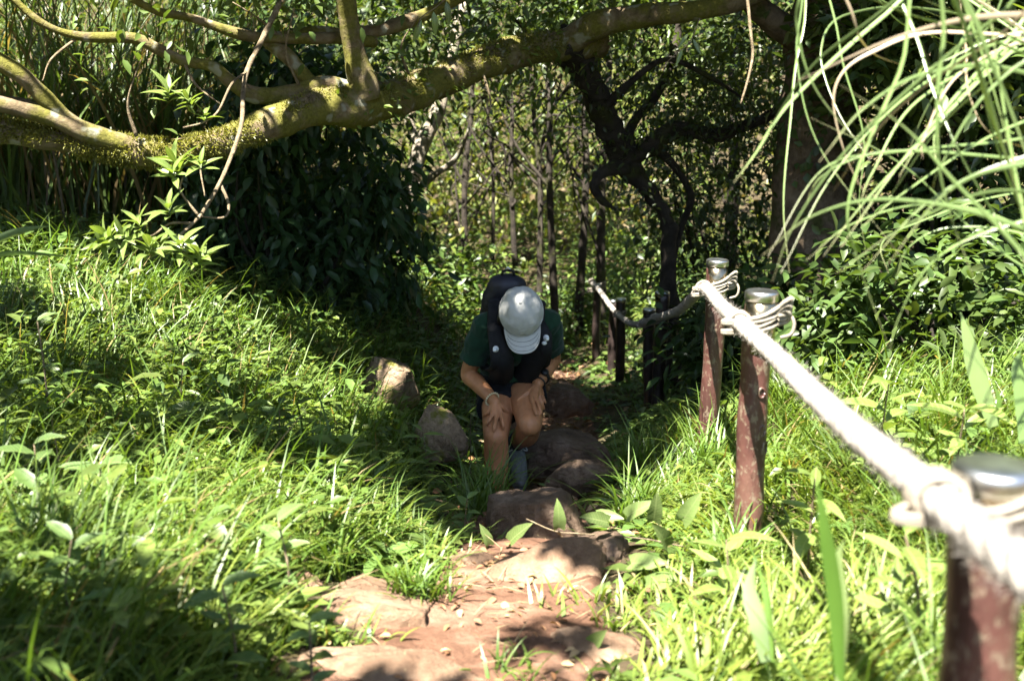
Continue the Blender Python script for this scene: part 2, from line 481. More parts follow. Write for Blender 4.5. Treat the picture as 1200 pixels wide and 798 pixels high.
M['collar'] = plain('tinted_steel', (.30, .25, .17), .22, metal=1.0, nscale=22, namt=.5, bscale=50, bstr=.2)  # steel with a darker brownish tint
M['steel'] = plain('steel', (.52, .52, .5), .3, metal=1.0, nscale=30, namt=.3, bscale=60, bstr=.15)
def post_mat():
    m, nt, b, out = new_mat('peeling_brown_paint')
    n1 = noise_tex(nt, 9, 6, .6, .3, stretch=(1, 1, .35))
    r = ramp(nt, n1.outputs[0], [(.3, (.03, .016, .013)), (.5, (.075, .032, .026)), (.7, (.125, .065, .048))])
    n2 = noise_tex(nt, 55, 5, .7, .3, stretch=(1, 1, .7))
    f = ramp(nt, n2.outputs[0], [(.54, (0, 0, 0)), (.60, (.9, .9, .9))])
    mx = nt.nodes.new('ShaderNodeMix'); mx.data_type = 'RGBA'; mx.inputs[7].default_value = (.15, .115, .08, 1)
    nt.links.new(f.outputs[0], mx.inputs[0]); nt.links.new(r.outputs[0], mx.inputs[6])
    nt.links.new(mx.outputs[2], b.inputs['Base Color'])
    b.inputs['Roughness'].default_value = .36; b.inputs['Specular IOR Level'].default_value = .5
    n3 = noise_tex(nt, 18, 5, .6, stretch=(1, 1, .4)); bump(nt, b, n3.outputs[0], .6, .012)
    return m
M['post'] = post_mat()
M['postdark'] = plain('black_brown_post', (.022, .015, .013), .4, spec=.45, nscale=18, namt=.6, bscale=40, bstr=.4)

# ------------------------------------------------------------------ ground and trail
def build_ground():
    ax = np.concatenate([np.linspace(-80, -12, 24)[:-1], np.linspace(-12, -3, 46)[:-1], np.linspace(-3, 3, 111)[:-1], np.linspace(3, 12, 46)[:-1], np.linspace(12, 80, 24)])
    ay = np.concatenate([np.linspace(-40, 0, 21)[:-1], np.linspace(0, 8, 151)[:-1], np.linspace(8, 22, 91)[:-1], np.linspace(22, 79, 40)])
    X, Y = np.meshgrid(ax, ay)
    Z = ground_z(X, Y)
    V = np.stack([X, Y, Z], -1).reshape(-1, 3)
    nx = len(ax); i = np.arange(len(ay) - 1)[:, None] * nx; j = np.arange(nx - 1)[None, :]
    Q = np.stack([i + j, i + j + 1, i + nx + j + 1, i + nx + j], -1).reshape(-1, 4)
    tag(obj('ground', mesh_from('ground', V, Q, M['soil'], smooth=True)), 'dark soil of the hillside under the grass', 'ground', kind='structure')
    # the trail: a strip of bare red-brown earth
    ys = np.arange(0.2, 20, .03); us = np.linspace(-1, 1, 41)
    Yt, Ut = np.meshgrid(ys, us, indexing='ij')
    wl = _li(T_W, Yt) * 1.25 + (fbm(Yt * 2.3, np.sign(Ut) * 5 + 9) - .5) * .22
    Xt = trail_c(Yt) + Ut * wl
    edge = np.clip((np.abs(Ut) - .8) / .2, 0, 1)
    Zt = ground_z(Xt, Yt) + .014 - .035 * edge + (fbm(Xt * 25, Yt * 25) - .5) * .018 * (1 - edge)
    V = np.stack([Xt, Yt, Zt], -1).reshape(-1, 3)
    nx = len(us); i = np.arange(len(ys) - 1)[:, None] * nx; j = np.arange(nx - 1)[None, :]
    Q = np.stack([i + j, i + j + 1, i + nx + j + 1, i + nx + j], -1).reshape(-1, 4)
    tag(obj('trail', mesh_from('trail', V, Q, M['dirt'], smooth=True)), 'bare red-brown earth trail running down between the rocks', 'trail', kind='structure')
build_ground()

# ------------------------------------------------------------------ rocks
ROCKS = []
def rock(px, py, d, size, label, mat='rock', yaw=0.0, seed=0, tilt=0.0, sink=.35, name='rock', flat=.0):
    """size (w, depth, h) in metres; centre of its top surface placed in the scene"""
    bm = bmesh.new(); bmesh.ops.create_icosphere(bm, subdivisions=5, radius=1)
    V = np.array([v.co[:] for v in bm.verts]); F = np.array([[v.index for v in f.verts] for f in bm.faces]); bm.free()
    r0 = np.random.default_rng(seed + 50)
    # superellipsoid blockiness then plane cuts, then noise
    V = np.sign(V) * np.abs(V) ** .62
    for k in range(16):
        nrm = r0.normal(size=3); nrm[2] = abs(nrm[2]) * .7; nrm /= np.linalg.norm(nrm)
        c = r0.uniform(.55, .92); over = np.maximum(0, V @ nrm - c)
        V = V - nrm[None] * over[:, None] * .97
    V = V / np.abs(V).max(axis=0)
    nz = fbm(V[:, 0] * 1.3 + seed, V[:, 1] * 1.3, V[:, 2] * 1.3 + seed, 3) - .5
    n2 = fbm(V[:, 0] * 5 + seed, V[:, 1] * 5, V[:, 2] * 5, 4) - .5
    n3 = np.abs(fbm(V[:, 0] * 2.6 + seed * 3, V[:, 1] * 2.6, V[:, 2] * 4.5, 3) - .5)
    V = V * (1 + nz * .24 + n2 * .12 - np.clip(.06 - n3, 0, 1) * 1.3)[:, None]
    V[:, 2] = np.where(V[:, 2] > 0, V[:, 2] * (1 - flat), V[:, 2])
    V = V * (np.array(size) * .5)
    c, s = math.cos(tilt), math.sin(tilt)
    V = V @ np.array([[1, 0, 0], [0, c, s], [0, -s, c]])
    c, s = math.cos(yaw), math.sin(yaw)
    V = V @ np.array([[c, s, 0], [-s, c, 0], [0, 0, 1]])
    p = P(px, py, d)
    V[:, 2] -= V[:, 2].max() * .72
    me = mesh_from(name, V, F, M[mat], smooth=True)
    o = obj(name, me); o.location = p
    ROCKS.append((p[0], p[1], size[0] * .5, size[1] * .5, yaw))
    return tag(o, label, 'rock', 'rocks along the trail')
rock(428, 690, 2.80, (.46, .50, .36), 'broad tan flat-topped rock beside the bright grass, lowest on the trail', 'rock', .3, 1, flat=.2)
rock(450, 785, 2.38, (.50, .30, .26), 'low tan rock slab cut off by the bottom edge of the picture', 'rock', .0, 2, flat=.3)
rock(352, 684, 2.9, (.17, .18, .2), 'small broken tan stone between tall weeds and the broad flat rock', 'rock', .5, 3)
rock(632, 656, 3.10, (.56, .46, .36), 'wide tan rock in the middle of the trail, half in dappled shade', 'rock', -.2, 4, flat=.25)
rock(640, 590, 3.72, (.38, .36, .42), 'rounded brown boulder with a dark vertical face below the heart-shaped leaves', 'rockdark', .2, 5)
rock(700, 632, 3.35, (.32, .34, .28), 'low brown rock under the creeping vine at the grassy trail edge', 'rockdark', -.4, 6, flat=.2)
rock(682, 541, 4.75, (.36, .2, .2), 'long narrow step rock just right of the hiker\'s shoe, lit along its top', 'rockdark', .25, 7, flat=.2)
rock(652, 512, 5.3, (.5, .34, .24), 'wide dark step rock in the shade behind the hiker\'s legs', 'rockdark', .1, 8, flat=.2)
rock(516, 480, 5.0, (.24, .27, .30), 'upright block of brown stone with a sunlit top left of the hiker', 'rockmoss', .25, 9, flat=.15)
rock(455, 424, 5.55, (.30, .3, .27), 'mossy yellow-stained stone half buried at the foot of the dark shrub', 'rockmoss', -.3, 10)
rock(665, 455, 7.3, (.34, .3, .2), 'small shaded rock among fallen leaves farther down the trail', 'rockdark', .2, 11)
rock(555, 655, 3.2, (.2, .2, .18), 'pale rounded stone poking from the grass at the trail middle', 'rock', .6, 12)
rock(700, 752, 2.55, (.3, .28, .22), 'reddish earth-covered stone beneath the drooping weeds at the trail foot', 'rock', .6, 13, flat=.3)
#MORE

# ------------------------------------------------------------------ posts
def post(px, py, d, r, label, lean=(0, 0), height=.8, collar=.16, name='fence_post', thin=False):
    pm = M['post'] if d < 5 else M['postdark']  # farther posts get a darker material
    top = P(px, py, d)
    zb = gz(top[0], top[1]) - .12
    base = np.array([top[0] - lean[0], top[1] - lean[1], min(zb, top[2] - height)])
    t = thing(name, label, 'post', base, 'rope fence posts')
    k = np.linspace(0, 1, 26)[:, None]
    path = base * (1 - k) + (top - np.array([0, 0, .012])) * k
    path[:, 0] += np.sin(k[:, 0] * 5 + px) * .004
    path[:, 1] += np.cos(k[:, 0] * 6 + px) * .004
    V, T, Q = tube(path, r * (1 + .03 * np.sin(k[:, 0] * 23 + px)), 28, .06, int(px), rscale=16)
    b = Bag().add(V, T, Q)
    # carved knots on the imitation-wood shaft
    rr = np.random.default_rng(int(px))
    knots = []
    for _ in range(4 if d < 7 else 0):
        kb = Bag()
        a = rr.uniform(-2.6, -.5); h = rr.uniform(.15, .7)
        c = base * (1 - h) + top * h + np.array([math.cos(a), math.sin(a), 0]) * r * .98
        n = np.array([math.cos(a), math.sin(a), 0]); s = np.array([-n[1], n[0], 0])
        q = rr.uniform(.007, .013)
        ang = np.linspace(0, 2 * math.pi, 13)
        kb.add(*tube(np.array([c + s * math.cos(x) * q + np.array([0, 0, 1]) * math.sin(x) * q * 1.5 for x in ang]), .003, 6))
        knots.append(kb)
    obj('shaft', b.mesh('shaft', pm, True), t)
    for kb in knots: obj('knot', kb.mesh('knot', pm, True), t)
    # bare steel collar under the cap, and the cap
    ax = (top - base) / np.linalg.norm(top - base)
    V, T, Q = tube(np.array([top - ax * collar, top - ax * collar * .5, top - ax * .02]), r * 1.045, 28)
    obj('collar', Bag().add(V, T, Q).mesh('collar', M['collar'], True), t)
    prof = [(-.022, 1.08), (-.021, 1.12), (-.004, 1.12), (.0, 1.10), (.003, 1.0), (.005, .7), (.006, .35), (.0065, .02)]
    if thin: prof = [(h * .6, w) for h, w in prof]
    pth = np.array([top + ax * h for h, w in prof])
    V, T, Q = tube(pth, np.array([w * r for h, w in prof]), 32)
    obj('cap', Bag().add(V, T, Q).mesh('cap', M['steel'], True), t)
    return base, top
POSTS = [
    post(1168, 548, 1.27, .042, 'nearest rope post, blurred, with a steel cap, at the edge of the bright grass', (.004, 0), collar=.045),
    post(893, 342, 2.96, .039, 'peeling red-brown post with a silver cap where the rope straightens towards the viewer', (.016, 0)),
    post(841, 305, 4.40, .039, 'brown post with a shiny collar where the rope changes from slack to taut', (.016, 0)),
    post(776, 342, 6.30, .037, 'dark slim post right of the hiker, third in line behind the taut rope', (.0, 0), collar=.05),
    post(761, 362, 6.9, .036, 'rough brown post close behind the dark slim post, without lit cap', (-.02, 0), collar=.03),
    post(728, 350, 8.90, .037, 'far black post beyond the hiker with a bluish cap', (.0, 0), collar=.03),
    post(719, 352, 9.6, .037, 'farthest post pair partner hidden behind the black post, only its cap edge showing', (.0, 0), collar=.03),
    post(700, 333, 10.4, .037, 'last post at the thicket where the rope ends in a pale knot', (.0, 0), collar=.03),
]

# ------------------------------------------------------------------ rope
def twisted(path, R, pitch, strands=3, sides=8, sr=.56):
    L = np.concatenate([[0], np.cumsum(np.linalg.norm(np.diff(path, axis=0), axis=1))])
    t, U, W = frames(path); b = Bag()
    for k in range(strands):
        a = L / pitch * 2 * math.pi + k * 2 * math.pi / strands
        p = path + (U * np.cos(a)[:, None] + W * np.sin(a)[:, None]) * R * .5
        b.add(*tube(p, R * sr, sides, .10, k, rscale=60))
    return b
rp = [(1345, 800, .83), (1200, 668, 1.04), (1118, 600, 1.2), (1000, 504, 1.72), (950, 458, 2.1), (905, 413, 2.58), (868, 379, 2.93),
      (846, 359, 3.6), (826, 338, 4.33), (812, 349, 4.8), (795, 364, 5.4), (770, 373, 6.2), (748, 380, 7.2), (735, 377, 8.3), (718, 362, 9.2), (703, 341, 10.1), (692, 329, 10.4)]
path = smooth_path([P(*q) for q in rp], 60)
rt = thing('rope', 'thick white rope running from post to post along the trail', 'rope', P(868, 379, 2.93))
obj('strand', twisted(path, .0205, .13, sr=.62).mesh('strand', M['rope'], True), rt)
def fibres(path, R, n, seed):
    r = np.random.default_rng(seed); i = r.integers(0, len(path), n); t, U, W = frames(path); a = r.uniform(0, 6.283, n)
    nr = U[i] * np.cos(a)[:, None] + W[i] * np.sin(a)[:, None]; p = path[i] + nr * R
    bag = Bag(); d = unit_(nr * .8 + t[i] * r.normal(0, 1, (n, 1)) + r.normal(0, .4, (n, 3)))
    V, T, Q, k = leaves(p, d, r.normal(0, 1, (n, 3)), r.uniform(.006, .02, n), .0007, droop=.5)
    o = obj('fibres', bag.add(V, T, Q).mesh('fibres', M['rope']), rt); o['kind'] = 'stuff'
def unit_(v): return v / (np.linalg.norm(v, axis=-1, keepdims=True) + 1e-9)
fibres(path[:480], .0205, 5000, 4)
def lashing(base, top, drop, rope_pt, r, turns=3, cord=.0075, tail=.16, side=1, ear=True):
    """thin cord wound round post and rope, its ends knotted on the far side"""
    b = Bag(); rope_pt = np.asarray(rope_pt); cord = cord * .8
    drop = min(max(top[2] - rope_pt[2] - .01, .03), .16)
    c = top - (top - base) / np.linalg.norm(top - base) * drop
    for k in range(turns):
        ang = np.linspace(0, 2 * math.pi, 33)
        z = (k - turns / 2) * cord * 2.1
        ring = np.array([c + np.array([math.cos(a) * (r + cord * .7), math.sin(a) * (r + cord * .7), z + .02 * math.cos(a) * (1 if k % 2 else .6)]) for a in ang])
        # pull the turns out to hug the rope
        dv = rope_pt - c; dv[2] = 0; dn = np.linalg.norm(dv); dv = dv / dn
        for q in range(len(ring)):
            f = max(0, (ring[q] - c)[:2].dot(dv[:2]) / r)
            ring[q] += dv * f ** 3 * max(0, dn + .024 - r)
        b.add(*tube(smooth_path(ring, 2), cord, 7, .15, k, rscale=120))
    # turns round the rope itself
    tdir = path[min(len(path) - 1, np.argmin(np.linalg.norm(path - rope_pt, axis=1)) + 4)] - rope_pt; tdir /= np.linalg.norm(tdir)
    u = np.cross(tdir, [0, 0, 1.0]); u /= np.linalg.norm(u); w = np.cross(u, tdir)
    a = np.linspace(0, 2 * math.pi * 3.2, 70)
    coil = np.array([rope_pt + tdir * (i / 70 - .5) * .06 + (u * math.cos(x) + w * math.sin(x)) * (.0235 + cord * .5) for i, x in enumerate(a)])
    b.add(*tube(coil, cord * .85, 7))
    if ear:   # knot and loose loop standing out on the outer side
        k0 = c + np.array([r * .8 * side, -r * .55, .012])
        for j in range(3):
            off = np.array([.0, -.004 * j, .012 * j - .01])
            lp = [k0 + off + np.array([-.05 * side, -.004, -.012]), k0 + off, k0 + off + np.array([.022 * side, -.010, .022]), k0 + off + np.array([.038 * side, -.008, .012 + .008 * j]), k0 + off + np.array([.034 * side, .004, -.010]), k0 + off + np.array([.008 * side, -.004, -.016])]
            b.add(*tube(smooth_path(lp, 8), cord, 7, .15, j, rscale=120))
        b.add(*tube(smooth_path([k0 + np.array([.034 * side, 0, .01]), k0 + np.array([.05 * side, -.01, -.02]), k0 + np.array([.044 * side, -.01, -.05]), k0 + np.array([.02 * side, 0, -.062])], 8), cord * .8, 7))
    obj('lashing', b.mesh('lashing', M['lash'], True), rt)
def rope_at(p): return path[np.argmin(np.linalg.norm(path - np.asarray(p), axis=1))]
for (bse, tp), drop, r, ear in zip(POSTS, (.09, .10, .07, .055, .04, .09, .09, .03), (.042, .039, .039, .037, .036, .037, .037, .037), (True, True, True, False, False, False, None, True)):
    if ear is None: continue
    lashing(bse, tp, drop, rope_at(tp - np.array([.05, .02, drop])), r, (2 if bse[1] < 2 else 4) if ear else 3, ear=ear)

# ------------------------------------------------------------------ person
def seg_chain(b, pts, rs, n=6, sides=14, flat=None):
    p = smooth_path(pts, n); r = smooth_path(np.array(rs)[:, None], n)[:, 0]
    b.add(*tube(p, r, sides, flat=flat))
    for e in (0, -1):
        q = rs[e]; b.add(*ellipsoid(pts[e], np.eye(3) * q * .985, 12, 8))
def sdf_cone(p, a, b, ra, rb):
    ab = b - a; t = np.clip((p - a).dot(ab) / ab.dot(ab), 0, 1)
    return np.linalg.norm(p - a - ab * t) - (ra + (rb - ra) * t)
def on_surface(px, py, cones, lift):
    """where the line of sight meets the limb, lifted off it"""
    o = CAM; dvec = P(px, py, 1.0) - CAM; s = 4.0; dvec = dvec / np.linalg.norm(dvec); best = (9, s)
    for _ in range(60):
        p = o + dvec * s; dd = min(sdf_cone(p, *c) for c in cones)
        if dd < best[0]: best = (dd, s)
        if dd < .0005: break
        s += dd
        if s > 6: break
    return o + dvec * (best[1] - lift * .9)

hipR, hipL = P(586, 452, 5.28), P(613, 450, 5.28)
kneR, kneL = P(581, 511, 4.95), P(621, 497, 4.93)
ankR, ankL = P(583, 604, 5.02), P(604, 520, 5.25)
pelv = (hipR + hipL) / 2 + np.array([0, .03, .05])
shoR, shoL = P(569, 382, 5.0), P(641, 378, 5.0)
chest = (shoR + shoL) / 2 + np.array([0, .05, -.06])
neck = (shoR + shoL) / 2 + np.array([0, -.03, .045])
elbR, elbL = P(549, 438, 5.13), P(648, 420, 5.24)
wriR, wriL = P(580, 471, 4.98), P(630, 450, 5.08)
headc = P(611, 368, 4.83)
cdir = CAM - headc; cdir /= np.linalg.norm(cdir)
upi = UPV - cdir * UPV.dot(cdir); upi /= np.linalg.norm(upi)
roll = math.radians(-4)
sidei = np.cross(upi, cdir); 
upi = upi * math.cos(roll) + sidei * math.sin(roll)
tl = math.radians(20)
hu = cdir * math.cos(tl) + upi * math.sin(tl)          # crown direction
hf = -upi * math.cos(tl) + cdir * math.sin(tl)         # where the face looks: down
hr = np.cross(hf, hu)                                  # sideways

person = thing('person', 'hiker in a grey cap and dark green t-shirt bending over with hands on knees', 'person', (float(headc[0]), 5.0, float(ankR[2]) - .07))
b = Bag()
thighs = {'R': (hipR, kneR, .085, .060), 'L': (hipL, kneL, .085, .060)}
for S, hip, kne, ank in (('R', hipR, kneR, ankR), ('L', hipL, kneL, ankL)):
    m1 = hip * .6 + kne * .4 + np.array([0, -.012, .012])
    seg_chain(b, [hip, m1, kne], [.088, .077, .055], 8, 18)
    fw = (kne - hip) / np.linalg.norm(kne - hip)
    b.add(*ellipsoid(kne + np.array([0, -.006, .0]), np.eye(3) * .0515, 14, 10))
    b.add(*ellipsoid(kne + np.array([0, -.036, -.004]), np.array([[.026, 0, 0], [0, .022, 0], [0, 0, .030]]), 14, 10))

    back = np.array([0, 1, 0.2]) if S == 'R' else np.array([0, .2, 1.0]) * -1
    sh = ank - kne; shn = sh / np.linalg.norm(sh)
    bk = np.array([0, 1.0, 0]) - shn * shn[1]; bk /= np.linalg.norm(bk) + 1e-9
    if S == 'L': bk = np.array([0, .3, -1.0]); bk = bk - shn * shn.dot(bk); bk /= np.linalg.norm(bk)
    seg_chain(b, [kne + shn * .01, kne + sh * .3 + bk * .018, kne + sh * .62 + bk * .008, ank], [.053, .055, .044, .033], 8, 18)
    toe = ank + (np.array([.004, -.015, -.06]) if S == 'L' else np.array([-.01, -.05, -.05]))
    seg_chain(b, [ank + np.array([0, .02, -.02]), (ank + toe) / 2 + np.array([0, 0, -.01]), toe], [.030, .028, .020], 5, 12)
seg_chain(b, [pelv + np.array([0, .03, 0]), pelv * .55 + chest * .45 + np.array([0, .02, .04]), chest], [.12, .105, .125], 8, 20, (1.15, .82))
seg_chain(b, [shoR, chest + np.array([0, 0, .04]), shoL], [.055, .085, .055], 6, 14)
seg_chain(b, [neck + np.array([0, .05, -.01]), neck, headc - hu * .05], [.062, .054, .052], 6, 14)
for sho, elb, wri in ((shoR, elbR, wriR), (shoL, elbL, wriL)):
    seg_chain(b, [sho, sho * .5 + elb * .5, elb, elb * .72 + wri * .28, wri], [.052, .043, .036, .039, .025], 7, 14)
# head: skull, jaw, nose, ears
b.add(*ellipsoid(headc, np.array([hr * .074, hf * .092, hu * .10]), 22, 16))
b.add(*ellipsoid(headc + hf * .03 - hu * .065, np.array([hr * .055, hf * .062, hu * .065]), 18, 12))
b.add(*tube(smooth_path([headc + hf * .088 + hu * .0, headc + hf * .108 - hu * .03, headc + hf * .092 - hu * .045], 5), np.linspace(.008, .015, 11), 10))
for s in (-1, 1):
    b.add(*ellipsoid(headc + hr * s * .076 - hu * .012 - hf * .005, np.array([hr * .010, hf * .02, hu * .032]), 12, 8))
for q in (-1, 1):
    b.add(*tube(smooth_path([headc + hf * .084 - hu * (.072 + q * .006) - hr * .025, headc + hf * .093 - hu * (.072 + q * .006), headc + hf * .084 - hu * (.072 + q * .006) + hr * .025], 5), .007, 8))
# hands resting on the thighs
conesR = [(hipR, kneR, .086, .060)]; conesL = [(hipL, kneL, .086, .060)]
def hand(b, wri, cones, kn, tips, thumb):
    K = [on_surface(x, y, cones, .034) for x, y in kn]
    pc = sum(K) / 4
    for k in K:
        seg_chain(b, [wri, wri * .5 + k * .5, k], [.017, .0145, .0112], 5, 10)
    for k, (x, y), r in zip(K, tips, (.0088, .0090, .0086, .0076)):
        tp = on_surface(x, y, cones, .012)
        md = k * .5 + tp * .5; nrm = CAM - md; nrm /= np.linalg.norm(nrm)
        seg_chain(b, [k, md + nrm * .014, tp * .72 + md * .28 + nrm * .008, tp], [r * 1.12, r * .98, r * .9, r * .75], 6, 10)
    tp = on_surface(*thumb, cones, .010)
    tb = wri * .62 + K[0] * .38
    seg_chain(b, [wri * .85 + K[0] * .15, tb * .5 + tp * .5 + np.array([0, -.006, .006]), tp], [.017, .0125, .0085], 6, 10)
    return pc
hand(b, wriR, conesR, [(587.0, 484), (582.2, 486.8), (577, 486), (572.5, 483)], [(590.3, 501.5), (578.5, 505), (570.3, 497.2), (566, 488)], (595.5, 482.5))
hand(b, wriL, conesL, [(622.5, 464.5), (627.5, 466.2), (632.0, 464.8), (635.2, 462)], [(628.5, 485.5), (634.5, 484.5), (637.5, 479), (639, 472)], (607, 469))
obj('body', blob('body', b, .0034, M['skin'], 4, .5, .32), person)

# clothing
def wrinkle(me, amp, sc, axis=None):
    co = np.empty(len(me.vertices) * 3, np.float32); me.vertices.foreach_get('co', co); co = co.reshape(-1, 3)
    no = np.empty(len(me.vertices) * 3, np.float32); me.vertices.foreach_get('normal', no); no = no.reshape(-1, 3)
    k = np.array(sc)
    q = co * k
    n = fbm(q[:, 0], q[:, 1], q[:, 2], 3) - .5
    co = co + no * (np.abs(n) * 2 * amp - amp * .3)[:, None]
    me.vertices.foreach_set('co', co.ravel()); me.update(); return me
b = Bag()
mid = pelv * .5 + chest * .5 + np.array([0, .02, .04])
seg_chain(b, [pelv + np.array([0, .0, .02]), mid, chest + np.array([0, -.01, .0])], [.132, .124, .140], 8, 24, (1.18, .86))
seg_chain(b, [shoR + np.array([.01, 0, 0]), chest + np.array([0, 0, .055]), shoL - np.array([.01, 0, 0])], [.062, .095, .062], 6, 16)
b.add(*tube(smooth_path([pelv * .35 + mid * .65, pelv * .75 + mid * .25 + np.array([0, -.03, -.03])], 8), np.linspace(.135, .15, 9), 24, flat=(1.1, .9)))
for sho, elb in ((shoR, elbR), (shoL, elbL)):
    e = sho * .30 + elb * .70
    b.add(*tube(smooth_path([sho * 1.1 - elb * .1, sho * .6 + elb * .4, e], 6), np.linspace(.064, .063, 13), 18))
    b.add(*ellipsoid(sho, np.eye(3) * .064, 14, 10))
b.add(*ellipsoid(neck + np.array([0, .02, -.02]), np.eye(3) * .07, 14, 10))
obj('shirt', wrinkle(blob('shirt', b, .0055, M['shirt'], 4), .018, (15, 15, 8)), person)
b = Bag()
seg_chain(b, [hipR + np.array([.015, .03, .03]), pelv + np.array([0, .04, .02]), hipL + np.array([-.015, .03, .03])], [.115, .125, .115], 6, 18)
for hip, kne, f in ((hipR, kneR, .50), (hipL, kneL, .36)):
    b.add(*tube(smooth_path([hip, hip * (1 - f) + kne * f], 6), np.linspace(.102, .10, 7), 22))
b.add(*tube(smooth_path([pelv, pelv + (mid - pelv) * .6 + np.array([0, -.02, -.01])], 6), .128, 22))
obj('shorts', wrinkle(blob('shorts', b, .0055, M['black'], 3), .008, (14, 14, 10)), person)
# hair under the cap, falling beside the neck
b = Bag()
b.add(*ellipsoid(headc - hf * .022 - hu * .005, np.array([hr * .082, hf * .086, hu * .10]), 20, 14))
for s, ln in ((1, .13), (.85, .16), (1.1, .10), (.7, .14), (-.9, .07)):
    r0 = headc + hr * s * .07 - hf * .01 - hu * .03
    b.add(*tube(smooth_path([r0, r0 - hu * .05 + hr * s * .012 + np.array([0, 0, -.02]), r0 - hu * .06 + np.array([0, -.01, -ln])], 6), np.linspace(.026, .010, 13), 10))
obj('hair', blob('hair', b, .006, M['hair'], 2), person)
for s in (-1, 1):
    obj('eye', Bag().add(*ellipsoid(headc + hf * .086 + hr * s * .03 - hu * .008, np.eye(3) * .0085, 12, 8)).mesh('eye', M['eye'], True), person)

# cap: six-panel crown and curved visor
def build_cap():
    nu, nv = 96, 44; V = []
    cc = headc + hu * .012 - hf * .006
    for i in range(nv + 1):
        th = math.radians(2 + 92 * i / nv)
        for j in range(nu):
            ph = 2 * math.pi * j / nu
            seam = -.0022 * math.exp(-((ph * 6 / (2 * math.pi)) % 1 - .5) ** 2 / .004) * math.sin(th)
            x, y, z = math.cos(ph) * math.sin(th), math.sin(ph) * math.sin(th), math.cos(th)
            sq = 1 + .05 * max(0, math.sin(th)) ** 3
            n = mnoise.noise(Vector((x * 2.2, y * 2.2, z * 2.2))) * .005 + mnoise.noise(Vector((x * 5, y * 5, z * 5 + 3))) * .0022
            # soft horizontal creases above the visor
            cr = 0
            if y > 0:
                wv = math.sin(i * .95 + 2.2 * mnoise.noise(Vector((x * 3, 4, i * .05))) + abs(x) * 2.5)
                cr = .0052 * (1 - abs(wv)) ** .7 * max(0, y) ** .8 * max(0, min(1, (th - .75) / .35)) * max(0, min(1, (1.62 - th) / .2))
            R = 1 + 0
            V.append(cc + hr * x * (.0885 * sq + seam + n + cr) + hf * y * (.104 * sq + seam + n + cr) + hu * z * (.112 + n))
    i = np.arange(nv)[:, None] * nu; j = np.arange(nu)[None, :]; j2 = (j + 1) % nu
    Q = np.stack([i + j, i + nu + j, i + nu + j2, i + j2], -1).reshape(-1, 4)
    cap = thing('_', '', '')
    bpy.data.objects.remove(cap)
    me = modded('cap', np.array(V), Q, [('SOLIDIFY', dict(thickness=.003, offset=-1))], M['cap'])
    cap = obj('cap', me, person)
    b = Bag(); b.add(*ellipsoid(cc + hu * .1135, np.array([hr * .007, hf * .007, hu * .004]), 12, 8))
    obj('button', b.mesh('button', M['cap'], True), cap)
    # visor
    V = []; nx, ny = 25, 10
    for v in range(ny):
        t = v / (ny - 1)
        for u in range(nx):
            s = -1 + 2 * u / (nx - 1); ang = s * 1.02
            bx, by = .0905 * math.sin(ang), .107 * math.cos(ang)
            ext = .078 * (1 - abs(s) ** 3.2) * t
            x = bx + .35 * ext * math.sin(ang) * .6; y = by + ext
            V.append(cc + hr * x + hf * y + hu * (-.006 - .030 * (x / .09) ** 2 - .10 * (y - .06) * t * .6))
    i = np.arange(ny - 1)[:, None] * nx; j = np.arange(nx - 1)[None, :]
    Q = np.stack([i + j, i + j + 1, i + nx + j + 1, i + nx + j], -1).reshape(-1, 4)
    obj('visor', modded('visor', np.array(V), Q, [('SOLIDIFY', dict(thickness=.004, offset=0)), ('SUBSURF', dict(levels=1, render_levels=1))], M['cap']), cap)
    for st in (.35, .6, .85):
        arc = []
        for u in range(3, 22):
            s_ = -1 + 2 * u / 24; ang = s_ * 1.02; ext = .078 * (1 - abs(s_) ** 3.2) * st
            x = .0905 * math.sin(ang) + .35 * ext * math.sin(ang) * .6; y = .107 * math.cos(ang) + ext
            arc.append(cc + hr * x + hf * y + hu * (-.006 - .030 * (x / .09) ** 2 - .10 * (y - .06) * st * .6 + .0024))
        obj('stitching', Bag().add(*tube(np.array(arc), .0008, 5)).mesh('stitching', M['sock'], True), cap)
    # band seam
    ring = np.array([cc + hr * .0935 * math.cos(a) + hf * .1095 * math.sin(a) + hu * .004 for a in np.linspace(0, 2 * math.pi, 49)])
    obj('band', Bag().add(*tube(ring, .0022, 6)).mesh('band', M['cap'], True), cap)
build_cap()

